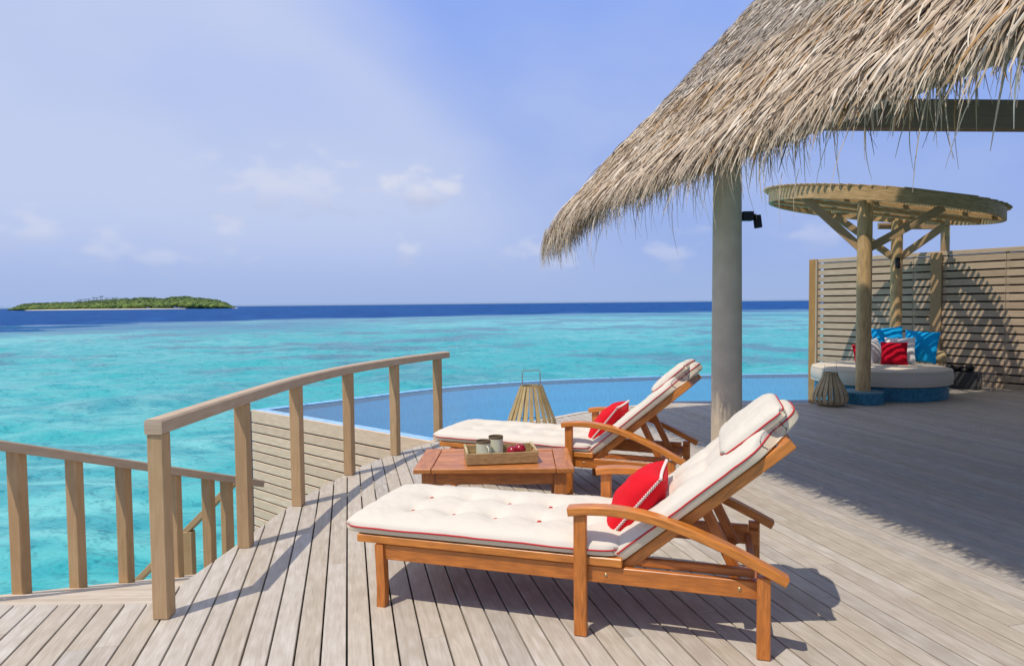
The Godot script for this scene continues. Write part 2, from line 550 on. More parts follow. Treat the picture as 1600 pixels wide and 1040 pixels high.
# ------------------------------------------------------------------ sea
func build_sea() -> void:
	var wav := FastNoiseLite.new()
	wav.seed = 101
	wav.frequency = 0.30
	wav.fractal_octaves = 3
	var swell := FastNoiseLite.new()
	swell.seed = 102
	swell.frequency = 0.07
	swell.fractal_octaves = 2
	var reef := FastNoiseLite.new()
	reef.seed = 103
	reef.frequency = 0.035
	reef.fractal_octaves = 5
	var big := FastNoiseLite.new()
	big.seed = 104
	big.frequency = 0.010
	big.fractal_octaves = 3
	var fine := FastNoiseLite.new()
	fine.seed = 105
	fine.frequency = 0.55
	fine.fractal_octaves = 3
	var az := PackedFloat32Array()
	var a := -PI
	while a < PI - 0.001:
		az.append(a)
		a += 0.0026 if absf(a) < 0.85 else (0.012 if absf(a) < 1.4 else 0.06)
	az.append(PI)
	var rows := 760
	var cols := az.size()
	var v := PackedVector3Array()
	var nn := PackedVector3Array()
	var uv := PackedVector2Array()
	var cc := PackedColorArray()
	v.resize(rows * cols)
	nn.resize(rows * cols)
	uv.resize(rows * cols)
	cc.resize(rows * cols)
	var turq := Color(0.05, 0.385, 0.405)
	var pale := Color(0.17, 0.52, 0.52)
	var teal := Color(0.03, 0.28, 0.34)
	var reef_c := Color(0.085, 0.215, 0.285)
	var deep := Color(0.006, 0.055, 0.215)
	for j in rows:
		var r := 1.5 * pow(14000.0 / 1.5, float(j) / (rows - 1))
		var damp := 1.0 - ss(25.0, 160.0, r)
		for i in cols:
			var x := sin(az[i]) * r
			var z := -cos(az[i]) * r
			var y := 0.0
			if damp > 0.0:
				y = (wav.get_noise_2d(x * 0.62 + z * 0.25, z * 1.1) * 0.22 + swell.get_noise_2d(x * 0.7 + z * 0.3, z * 1.3) * 0.28) * damp
			var k := j * cols + i
			v[k] = Vector3(x, SEA_Y + y, z)
			uv[k] = Vector2(x, z)
			# colour of the water over sand, coral heads and drop-off, plus painted ripple light
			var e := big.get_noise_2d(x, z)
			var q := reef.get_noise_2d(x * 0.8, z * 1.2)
			var q2 := reef.get_noise_2d(x * 2.3 + 300.0, z * 3.4)  # sand and reef mottling with caustic light mixed into the colour
			var q3 := fine.get_noise_2d(x * 0.55 + z * 0.15, z * 1.5) * (1.0 - ss(70.0, 260.0, r))  # ripple light and dark from wave refraction, painted into the water colour
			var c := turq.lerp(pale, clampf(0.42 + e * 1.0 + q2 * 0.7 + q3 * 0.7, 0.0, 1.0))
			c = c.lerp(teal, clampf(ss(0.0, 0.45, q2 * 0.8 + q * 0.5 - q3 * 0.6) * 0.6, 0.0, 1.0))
			var zone := ss(14.0, 45.0, r + e * 14.0)
			c = c.lerp(reef_c, clampf(ss(0.02, 0.34, q * 0.7 + q2 * 0.75 + q3 * 0.35 - 0.02 + 0.10 * ss(50.0, 130.0, r)) * 0.80 * zone, 0.0, 1.0))
			var drop := 215.0 + x * 0.62 + e * 60.0 + q * 40.0
			c = c.lerp(deep.lerp(Color(0.02, 0.11, 0.33), clampf(0.35 + q2 * 1.2 + q * 0.6, 0.0, 1.0)), ss(drop - 95.0, drop + 35.0, r))
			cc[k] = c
	for j in rows:
		for i in cols:
			var k := j * cols + i
			var dx := v[j * cols + mini(i + 1, cols - 1)] - v[j * cols + maxi(i - 1, 0)]
			var dz := v[mini(j + 1, rows - 1) * cols + i] - v[maxi(j - 1, 0) * cols + i]
			var g := dx.cross(dz)
			nn[k] = (g if g.y > 0.0 else -g).normalized()
	var near_ix := PackedInt32Array()
	var far_ix := PackedInt32Array()
	for j in rows - 1:
		for i in cols - 1:
			var k := j * cols + i
			var f := PackedInt32Array([k, k + cols, k + 1, k + 1, k + cols, k + cols + 1])
			if v[k].length() > 215.0 + v[k].x * 0.62 + big.get_noise_2d(v[k].x, v[k].z) * 60.0 + reef.get_noise_2d(v[k].x * 0.8, v[k].z * 1.2) * 40.0:
				far_ix.append_array(f)
			else:
				near_ix.append_array(f)
	var m := ArrayMesh.new()
	for part in 2:
		var arr := []
		arr.resize(Mesh.ARRAY_MAX)
		arr[Mesh.ARRAY_VERTEX] = v
		arr[Mesh.ARRAY_NORMAL] = nn
		arr[Mesh.ARRAY_TEX_UV] = uv
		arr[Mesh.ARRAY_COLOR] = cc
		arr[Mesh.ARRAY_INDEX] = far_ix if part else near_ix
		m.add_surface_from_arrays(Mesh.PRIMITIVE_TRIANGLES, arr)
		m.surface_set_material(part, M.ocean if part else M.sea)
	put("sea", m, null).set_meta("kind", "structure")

# ------------------------------------------------------------------ island
func leaf_clump(seed_: int, leaves: int) -> ArrayMesh:
	var r := RandomNumberGenerator.new()
	r.seed = seed_
	var s := Shape.new()
	for i in leaves:
		var d := Vector3(r.randfn(), r.randfn() * 0.8 + 0.25, r.randfn()).normalized()
		var p := d * (0.72 + r.randf() * 0.34)
		p.y *= 0.75
		var t := d.cross(Vector3(r.randfn(), r.randfn(), r.randfn())).normalized()
		var b := d.cross(t) * 0.20
		t *= 0.26
		var tilt := d * r.randf_range(-0.1, 0.1)
		var j := s.vert(p - t, d)
		s.vert(p + b + tilt, d)
		s.vert(p + t, d)
		s.vert(p - b - tilt, d)
		s.face(j, j + 1, j + 2)
		s.face(j, j + 2, j + 3)
	return s.mesh()

func build_island() -> void:
	var D := 1200.0
	var prof := [[13, 0], [20, 4], [30, 8], [42, 11.5], [60, 12], [80, 12.5], [100, 13], [118, 13.5], [130, 14], [150, 16], [170, 17], [200, 18.5], [222, 20], [240, 19], [258, 17.5], [270, 20.5], [290, 21.5], [305, 19], [320, 17.5], [340, 14.5], [354, 9], [362, 4], [367, 0]]
	var high := func(px: float) -> float:
		for i in prof.size() - 1:
			if px <= prof[i + 1][0]:
				return lerpf(prof[i][1], prof[i + 1][1], (px - prof[i][0]) / float(prof[i + 1][0] - prof[i][0]))
		return 0.0
	var ground := Shape.new()
	var ring := PackedVector2Array()
	for i in 48:
		var t := TAU * i / 48
		var rr := 1.0 + 0.05 * sin(t * 3.0 + 1.0) + 0.03 * sin(t * 7.0)
		ring.append(Vector2(-716.0 + cos(t) * 203.0 * rr, -D - 60.0 + sin(t) * 80.0 * rr))
	for i in 48:
		var p := ring[i]
		var q := ring[(i + 1) % 48]
		var ctr := Vector2(-716, -D - 60)
		for f in [[1.0, 0.96, SEA_Y - 0.3, SEA_Y + 1.0], [0.96, 0.0, SEA_Y + 1.0, SEA_Y + 3.0]]:
			var a: Vector2 = ctr.lerp(p, f[0])
			var b: Vector2 = ctr.lerp(q, f[0])
			var c: Vector2 = ctr.lerp(q, f[1])
			var d: Vector2 = ctr.lerp(p, f[1])
			ground.quad(Vector3(a.x, f[2], a.y), Vector3(b.x, f[2], b.y), Vector3(c.x, f[3], c.y), Vector3(d.x, f[3], d.y), Vector3.UP)
	var isl := obj("island", ground, M.sand)
	isl.set_meta("kind", "structure")
	var xfs := []
	var cols := []
	var clump := leaf_clump(77, 130)
	for i in 2600:
		var px := rng.randf_range(14.0, 366.0)
		var hp: float = high.call(px)
		var dep := rng.randf()
		var wx := (px - 800.0) / 1060.0
		var d := D + 8.0 + dep * 100.0 * clampf(hp / 14.0, 0.15, 1.0)
		var hm: float = hp / 1060.0 * D * 0.97
		var size := rng.randf_range(2.6, 6.0) * clampf(hm / 15.0, 0.35, 1.0)
		var top := hm * lerpf(0.42, 1.0, clampf(dep * 1.5, 0.0, 1.0)) * rng.randf_range(0.72, 1.0)
		var y := maxf(SEA_Y + 1.2 + size * 0.35, SEA_Y + 1.0 + top - size * 0.75)
		xfs.append(Transform3D(Basis(Vector3.UP, rng.randf() * TAU).scaled(Vector3(size * 1.15, size, size * 1.15)), Vector3(wx * d, y, -d)))
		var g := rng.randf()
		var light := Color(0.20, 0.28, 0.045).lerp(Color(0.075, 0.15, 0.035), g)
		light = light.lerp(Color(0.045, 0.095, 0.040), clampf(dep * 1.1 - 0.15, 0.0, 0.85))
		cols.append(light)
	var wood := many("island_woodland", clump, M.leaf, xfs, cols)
	tag(wood, "dense green trees covering the low island on the horizon", "woodland")
	# palms that stand out of the canopy
	var spots := [[121, 19], [126, 20], [133, 20.5], [139, 21], [148, 23], [153, 22.5], [157, 24.5], [161, 25], [168, 22], [176, 22.5], [184, 22.5], [199, 22], [213, 22], [242, 22.5], [232, 22], [263, 21.5], [318, 20]]
	var frond := Shape.new()
	for k in 13:
		var ang := TAU * k / 13 + 0.2 * sin(k * 5.0)
		var dir := Vector3(cos(ang), 0, sin(ang))
		var sd := Vector3(-sin(ang), 0, cos(ang))
		var prev := Vector3.ZERO
		for q in 5:
			var t := (q + 1) / 5.0
			var p := dir * (4.6 * t) + Vector3.UP * (1.5 * t - (2.6 + 0.8 * sin(k * 3.0)) * t * t)
			var wd := 0.8 * sin(PI * clampf(t * 0.9 + 0.08, 0, 1)) + 0.1
			frond.quad(prev - sd * wd, prev + sd * wd, p + sd * wd * 0.9, p - sd * wd * 0.9, Vector3.UP + dir)
			prev = p
	for i in frond.v.size():
		frond.c.append(Color(0.040, 0.080, 0.026))
	var frond_mesh := frond.mesh()
	for sp in spots:
		var d := D + rng.randf_range(28.0, 70.0)
		var wx := (float(sp[0]) - 800.0) / 1060.0 * d
		var top: float = (float(sp[1]) - 3.6) / 1060.0 * d + SEA_Y + 0.5
		var pt := thing("palm_tree", "tall coconut palm rising above the canopy of the distant island", "palm tree", Vector3(wx, SEA_Y + 1.5, -d), rng.randf() * 6.0, "palms above the island canopy")
		var tr := Shape.new()
		var pts := []
		for q in 5:
			pts.append(Vector3(1.2 * pow(q / 4.0, 2.0), (top - SEA_Y - 2.6) * q / 4.0, 0))
		tr.tube(pts, 0.32, 6)
		obj("trunk", tr, M.trunk, pt)
		put("crown", frond_mesh, M.leaf, pt, Transform3D(Basis(Vector3.UP, rng.randf()), pts[-1]))

# ------------------------------------------------------------------ deck
const PLANK_DIR := Vector2(-0.235, -0.972)       # away from the camera, in x and z

func deck_outline() -> PackedVector2Array:
	return PackedVector2Array([Vector2(-6.0, -3.2), Vector2(-1.73, -3.2), Vector2(-1.70, -3.55), Vector2(-1.665, -3.9), Vector2(-1.625, -4.4), Vector2(-1.585, -4.9), Vector2(-1.475, -5.4), Vector2(-1.335, -5.95), Vector2(-1.18, -6.33), Vector2(-1.02, -6.66), Vector2(-0.80, -6.98), Vector2(0.02, -7.78), Vector2(0.9, -8.66), Vector2(1.74, -9.22), Vector2(2.3, -9.36), Vector2(2.9, -9.22), Vector2(4.1, -9.22), Vector2(4.75, -9.75), Vector2(4.95, -10.6), Vector2(5.6, -11.1), Vector2(6.35, -12.55), Vector2(7.88, -10.42), Vector2(13.0, -2.9), Vector2(13.0, -0.4), Vector2(-6.0, -0.4)])

func build_deck() -> void:
	var deck := structure("deck")
	var outline := deck_outline()
	var along := PLANK_DIR.normalized()
	var across := Vector2(-along.y, along.x)
	var pitch := 0.1035
	var gap := 0.008
	var pieces := []
	for row in range(-70, 140):
		var c := row * pitch + 0.02
		var start := 0.2 - rng.randf() * 3.2
		while start < 14.0:
			var length: float = [2.2, 2.8, 3.4, 3.9, 4.5][rng.randi() % 5]
			var rect := PackedVector2Array()
			for q in [[start + 0.0012, -0.5], [start + length - 0.0012, -0.5], [start + length - 0.0012, 0.5], [start + 0.0012, 0.5]]:
				rect.append(along * q[0] + across * (c + q[1] * (pitch - gap)))
			for poly in Geometry2D.intersect_polygons(rect, outline):
				var mid := Vector2.ZERO
				for p in poly:
					mid += p
				mid /= poly.size()
				var d := -mid.y
				var seen_ := d > 1.2 and absf(mid.x) < d * 0.85 + 1.0
				pieces.append([(10.0 if seen_ else 0.01) / maxf(0.5, mid.length_squared()), poly])
			start += length
	pieces.sort_custom(func(p, q): return p[0] > q[0])
	var rest := S()
	for i in pieces.size():
		var poly: PackedVector2Array = pieces[i][1]
		var y := rng.randf_range(-0.0012, 0.0012)
		if i < 300:
			var s := S()
			board(s, poly, y, 0.026, along)
			obj("plank", s, M.deck[rng.randi() % M.deck.size()], deck)
		else:
			rest.off = Vector2(rng.randf(), rng.randf()) * 7.0
			board(rest, poly, y, 0.026, along)
	obj("far_planks", rest, M.deck[0], deck).set_meta("kind", "stuff")
	# joists under the boards, and a thin fascia that follows the curved edge
	for k in 16:
		var s := S()
		var z := -0.9 - k * 0.6
		var x0 := -1.5 if z < -3.1 else -5.9
		if z < -5.4:
			x0 = lerpf(-1.2, 2.2, clampf((-z - 5.4) / 3.8, 0, 1))
		s.box(at((x0 + 9.0) * 0.5, -0.12, z), Vector3(9.0 - x0, 0.16, 0.06))
		obj("joist", s, M.dark_wood, deck)
	var under := S()
	var inset := Geometry2D.offset_polygon(outline, -0.10)
	under.plate(inset[0], -0.21, 0.02)
	obj("added_dark_sheet", under, M.dark_wood, deck)  # unseen sheet added below to keep the gaps between boards dark
	var fas := S()
	var pts := []
	for i in range(1, 11):
		pts.append(Vector3(outline[i].x + 0.016, -0.095, outline[i].y))
	fas.sweep(smooth_curve(pts, 4), [Vector2(-0.011, -0.065), Vector2(0.011, -0.065), Vector2(0.011, 0.065), Vector2(-0.011, 0.065)])
	obj("edge_fascia", fas, M.step[1], deck)
	var fr := S()
	fr.box(at(-3.87, -0.095, -3.188), Vector3(4.26, 0.13, 0.02))
	obj("edge_fascia", fr, M.step[1], deck)
	for p in [[-1.2, -4.5], [-1.0, -5.6], [1.2, -4.5], [4.0, -4.5], [7.0, -4.5], [0.8, -7.5], [4.0, -8.5], [7.0, -8.5], [-4.5, -1.5], [-2.2, -1.5], [1.2, -1.5]]:
		var s := S()
		s.lathe([Vector2(0.14, SEA_Y - 1.0), Vector2(0.14, -0.2)], 14, Vector3(p[0], 0, p[1]))
		obj("pile", s, M.column, deck)

func board(s: Shape, poly: PackedVector2Array, y: float, thick: float, along: Vector2) -> void:
	# a plank with eased upper edges
	var inner := Geometry2D.offset_polygon(poly, -0.0022)
	if inner.size() != 1 or inner[0].size() != poly.size():
		s.plate(poly, y, thick, along)
		return
	var ip: PackedVector2Array = inner[0]
	var shift := 0
	var best := 1e9
	for k in ip.size():
		if ip[k].distance_to(poly[0]) < best:
			best = ip[k].distance_to(poly[0])
			shift = k
	var across := Vector2(-along.y, along.x)
	var t := Geometry2D.triangulate_polygon(ip)
	for i in range(0, t.size(), 3):
		var q := []
		for k in 3:
			var p := ip[t[i + k]]
			q.append(s.vert(Vector3(p.x, y, p.y), Vector3.UP, Vector2(p.dot(along), p.dot(across))))
		s.face(q[0], q[1], q[2])
	var turn := 0.0
	for i in poly.size():
		turn += poly[i].cross(poly[(i + 1) % poly.size()])
	for i in poly.size():
		var a := poly[i]
		var b := poly[(i + 1) % poly.size()]
		var ia := ip[(i + shift) % ip.size()]
		var ib := ip[(i + 1 + shift) % ip.size()]
		var o := Vector2((b - a).y, -(b - a).x).normalized() * signf(turn)
		var ta := Vector2(a.dot(along), a.dot(across))
		var tb := Vector2(b.dot(along), b.dot(across))
		s.quad(Vector3(ia.x, y, ia.y), Vector3(ib.x, y, ib.y), Vector3(b.x, y - 0.0025, b.y), Vector3(a.x, y - 0.0025, a.y), Vector3(o.x, 1, o.y), ta, tb, tb, ta)
		s.quad(Vector3(a.x, y - 0.0025, a.y), Vector3(b.x, y - 0.0025, b.y), Vector3(b.x, y - thick, b.y), Vector3(a.x, y - thick, a.y), Vector3(o.x, 0, o.y), ta, tb, tb + Vector2(0, 0.026), ta + Vector2(0, 0.026))

# ------------------------------------------------------------------ railings and side stairs
const RAIL_SECTION := [Vector2(-0.040, -0.030), Vector2(-0.036, -0.034), Vector2(0.036, -0.034), Vector2(0.040, -0.030), Vector2(0.040, 0.024), Vector2(0.031, 0.034), Vector2(-0.031, 0.034), Vector2(-0.040, 0.024)]

func build_railings() -> void:
	var t := thing("curved_railing", "weathered wooden railing that curves along the left edge of the deck", "railing")
	var posts := [Vector3(-1.612, 0, -3.06), Vector3(-1.59, 0, -3.96), Vector3(-1.535, 0, -4.78), Vector3(-1.375, 0, -5.64), Vector3(-1.115, 0, -6.37), Vector3(-0.785, 0, -7.06)]
	var turns := [0.02, 0.02, -0.10, -0.22, -0.38, -0.45]
	for i in posts.size():
		var s := S()
		s.box(at(posts[i].x, 0.425, posts[i].z, Basis(Vector3.UP, turns[i])), Vector3(0.074, 0.85, 0.074) if i else Vector3(0.072, 0.85, 0.076), 0.005)
		obj("post", s, M.post if i % 2 == 0 else M.post2, t)
	var line := [posts[0] + Vector3(0.0, 0, 0.046)]
	for i in range(1, posts.size()):
		line.append(posts[i])
	line.append(posts[-1] + Vector3(0.09, 0, -0.14))
	for i in line.size():
		line[i].y = 0.884
	var r := S()
	r.sweep(smooth_curve(line, 7), RAIL_SECTION)
	obj("handrail", r, M.rail, t)
	# the railing that goes down beside the steps
	var lo := thing("stair_railing", "lower wooden railing running down beside the side steps on the left", "railing")
	var rail_a := Vector3(-2.913, 0.638, -3.93)
	var rail_b := Vector3(-2.177, -0.066, -5.75)
	var tops := []
	for f in [-0.42, -0.20, 0.0035, 0.1775, 0.35, 0.5585, 0.7175, 0.8125, 1.0]:
		tops.append(rail_a.lerp(rail_b, f))
	var p0 := Vector3(-2.916, -0.25, -3.93)
	var along := Vector3(-2.178, -0.90, -5.75) - p0
	for k in range(1, 8):
		var b: Vector3 = tops[k]
		var s := S()
		s.box(at(b.x, b.y - 0.03 - 0.45, b.z, Basis(Vector3.UP, -0.10)), Vector3(0.074, 0.90, 0.074), 0.005)
		obj("post", s, M.post if k % 2 else M.post2, lo)
	var q := S()
	var rail_pts := []
	for tp in tops:
		rail_pts.append(tp + Vector3(0, -0.028, 0))
	q.sweep([rail_pts[0], rail_pts[4], rail_pts[8]], [Vector2(-0.052, -0.030), Vector2(0.052, -0.030), Vector2(0.052, 0.020), Vector2(0.044, 0.028), Vector2(-0.044, 0.028), Vector2(-0.052, 0.020)])
	obj("handrail", q, M.rail, lo)
	# second flight, down towards the water
	var h2 := thing("water_stair_handrail", "short steep handrail dropping left towards the water below the steps", "handrail")
	var a := Vector3(-2.30, 0.0, -5.72)
	var b2 := Vector3(-3.55, -1.20, -5.95)
	var hs := S()
	hs.bar(a, b2, 0.07, 0.05)
	obj("rail", hs, M.post2, h2)
	for f in [0.42, 0.95]:
		var c := a.lerp(b2, f)
		var ps := S()
		ps.box(at(c.x, c.y - 0.48, c.z), Vector3(0.075, 0.92, 0.075))
		obj("post", ps, M.post2, h2)
	# the boarded ramp that goes down inside the railing
	var st := structure("side_ramp")
	var slope := 0.315
	var run := sqrt(1.0 + slope * slope)
	var left_x := func(z: float) -> float: return p0.x + along.x * (z - p0.z) / along.z - 0.075
	var wide := 0.165
	for k in 18:
		var z0 := -3.215 - k * wide
		var z1 := z0 - wide + 0.010
		var y0 := -0.035 + (z0 + 3.215) * slope
		var poly := PackedVector2Array([Vector2(maxf(left_x.call(z0), -6.0), 0), Vector2(-1.30, 0.02), Vector2(-1.30, -(wide - 0.010) * run + 0.02), Vector2(left_x.call(z1), -(wide - 0.010) * run)])
		if k < 4:
			poly[0].x -= 0.9
			poly[3].x -= 0.9
		var s := S()
		board(s, poly, 0.0, 0.03, Vector2(1, 0))
		put("ramp_board", s.mesh(), M.step[(k * 2) % 3], st, Transform3D(Basis(Vector3.RIGHT, -atan(slope)), Vector3(0, y0, z0)))
	for sd in [0.02, 1.15]:
		var s := S()
		s.bar(Vector3(left_x.call(-3.3) + sd, -0.17, -3.3), Vector3(left_x.call(-6.1) + sd, -0.17 - 2.8 * slope, -6.1), 0.05, 0.16)
		obj("stringer", s, M.step[1], st)
	# lower flight
	for k in 7:
		var s := S()
		s.box(at(-2.75 - k * 0.24, -1.02 - k * 0.2, -5.55), Vector3(0.26, 0.03, 0.85))
		obj("tread_board", s, M.step[k % 3], st)

# ------------------------------------------------------------------ pool
func pool_near() -> Array:
	return [Vector2(-0.80, -6.98), Vector2(0.02, -7.78), Vector2(0.9, -8.66), Vector2(1.74, -9.22), Vector2(2.3, -9.36), Vector2(2.9, -9.22), Vector2(4.1, -9.22), Vector2(4.75, -9.75), Vector2(4.95, -10.6), Vector2(5.6, -11.1)]

func build_pool() -> void:
	var far := []
	var ctrl := [Vector3(-3.57, 0, -9.28), Vector3(-2.45, 0, -10.42), Vector3(-1.12, 0, -11.72), Vector3(0.46, 0, -12.55), Vector3(2.44, 0, -13.05), Vector3(3.9, 0, -13.28), Vector3(5.85, 0, -13.34)]
	far = smooth_curve(ctrl, 7)
	var poly := PackedVector2Array()
	for p in pool_near():
		poly.append(p + Vector2(-0.0, -0.0))
	poly.append(Vector2(6.30, -12.62))
	for i in range(far.size() - 1, -1, -1):
		poly.append(Vector2(far[i].x, far[i].z))
	var basin := structure("pool_basin")
	var fl := S()
	fl.plate(poly, -1.15, 0.1)
	obj("floor", fl, M.pool_wall, basin)
	var wl := S()
	for i in poly.size():
		var a := poly[i]
		var b := poly[(i + 1) % poly.size()]
		var o := Vector2((b - a).y, -(b - a).x)
		wl.quad(Vector3(a.x, -0.05, a.y), Vector3(b.x, -0.05, b.y), Vector3(b.x, -1.15, b.y), Vector3(a.x, -1.15, a.y), Vector3(o.x, 0, o.y), Vector2(0, 0), Vector2(1, 0), Vector2(1, 1), Vector2(0, 1))
	obj("wall", wl, M.pool_wall, basin)
	# outer face of the pool and the weir edge
	var outer := S()
	for i in far.size() - 1:
		var a: Vector3 = far[i]
		var b: Vector3 = far[i + 1]
		var o := Vector3(-(b - a).z, 0, (b - a).x).normalized() * -0.17
		if o.z > 0.0:
			o = -o
		outer.quad(Vector3(a.x, -0.031, a.z), Vector3(b.x, -0.031, b.z), Vector3(b.x, -0.031, b.z) + o, Vector3(a.x, -0.031, a.z) + o, Vector3.UP)
		outer.quad(Vector3(a.x, -0.031, a.z) + o, Vector3(b.x, -0.031, b.z) + o, Vector3(b.x, SEA_Y - 0.3, b.z) + o, Vector3(a.x, SEA_Y - 0.3, a.z) + o, o)
		outer.quad(Vector3(a.x, -0.031, a.z), Vector3(b.x, -0.031, b.z), Vector3(b.x, -0.10, b.z), Vector3(a.x, -0.10, a.z), -o)
	obj("weir_wall", outer, M.grout, basin)
	var xfs := []
	var cols := []
	var tb := Shape.new()
	tb.box(Transform3D(), Vector3(0.046, 0.006, 0.046), 0.002)
	var tile := tb.mesh()
	var run := 0.0
	for i in far.size() - 1:
		var a: Vector3 = far[i]
		var b: Vector3 = far[i + 1]
		var d := (b - a).normalized()
		var o := Vector3(d.z, 0, -d.x)
		if o.z > 0.0:
			o = -o
		var len := a.distance_to(b)
		var k := 0.0
		while k < len:
			for row in 3:
				var p := a + d * (k + 0.025) + o * (0.028 + row * 0.05)
				xfs.append(Transform3D(Basis(d, Vector3.UP, d.cross(Vector3.UP)), Vector3(p.x, -0.030, p.z)))
				cols.append(Color(0.13, 0.43, 0.74).lerp(Color(0.26, 0.56, 0.84), rng.randf()))
			k += 0.05
	# the tiled strip along the left side wall
	var wl0 := Vector3(-3.57, 0, -9.28)
	var wr0 := Vector3(-0.80, 0, -6.98)
	var dd := (wr0 - wl0).normalized()
	var inn := Vector3(-dd.z, 0, dd.x)
	if inn.z > 0:
		inn = -inn
	var strip := S()
	var sp := wl0 + inn * 0.10
	var sq := wr0 + inn * 0.10
	strip.box(Transform3D(Basis(dd, Vector3.UP, dd.cross(Vector3.UP)), (sp + sq) * 0.5 + Vector3(0, -0.14, 0)), Vector3(wl0.distance_to(wr0), 0.22, 0.20), 0.004)
	obj("side_coping", strip, M.grout, basin)
	var len2 := wl0.distance_to(wr0)
	var k2 := 0.03
	while k2 < len2 - 0.02:
		for row in 4:
			var p := wl0 + dd * k2 + inn * (0.03 + row * 0.05)
			xfs.append(Transform3D(Basis(dd, Vector3.UP, dd.cross(Vector3.UP)), Vector3(p.x, -0.027, p.z)))
			cols.append(Color(0.22, 0.50, 0.76).lerp(Color(0.38, 0.62, 0.82), rng.randf()))
		k2 += 0.05
	many("mosaic_tile", tile, M.tile, xfs, cols, basin)
	var w := S()
	var t := Geometry2D.triangulate_polygon(poly)
	for i in range(0, t.size(), 3):
		var q := []
		for k in 3:
			var p := poly[t[i + k]]
			q.append(w.vert(Vector3(p.x, -0.036, p.y), Vector3.UP, Vector2(p.x, p.y)))
		w.face(q[0], q[1], q[2])
	var ws := obj("pool_water", w, M.pool_water)
	ws.set_meta("kind", "structure")
	# light coping along the deck side of the pool
	var cp := S()
	var cps := []
	for p in pool_near().slice(0, 7):
		cps.append(Vector3(p.x, -0.0, p.y))
	cp.sweep(cps, [Vector2(-0.09, -0.028), Vector2(-0.012, -0.028), Vector2(-0.012, 0.004), Vector2(-0.09, 0.004)])
	obj("deck_coping", cp, M.step[2], basin)
	# slatted side wall under the left edge of the pool
	var wall := thing("slatted_wall", "wall of horizontal beige slats under the left side of the pool", "wall")
	var back := S()
	var out := -inn
	back.box(Transform3D(Basis(dd, Vector3.UP, dd.cross(Vector3.UP)), (wl0 + wr0) * 0.5 + out * -0.01 + Vector3(0, -1.25, 0)), Vector3(len2 - 0.02, 2.3, 0.02), 0.002)
	obj("backing", back, M.dark_wood, wall)
	var y := 0.0
	for k in 17:
		var hgt := 0.165 if k == 0 else 0.112
		var s := S()
		s.box(Transform3D(Basis(dd, Vector3.UP, dd.cross(Vector3.UP)), (wl0 + wr0) * 0.5 + out * (0.022 + rng.randf() * 0.002) + Vector3(0, y - hgt * 0.5, 0)), Vector3(len2, hgt, 0.022), 0.003)
		obj("slat", s, M.slat[k % 3], wall)
		y -= hgt + 0.018

# ------------------------------------------------------------------ loungers
# x runs from foot to head, z = 0 is the near side rail and z = -0.66 the far one
const BACK_AT := Vector2(1.13, 0.285)
const BACK_TILT := 0.705

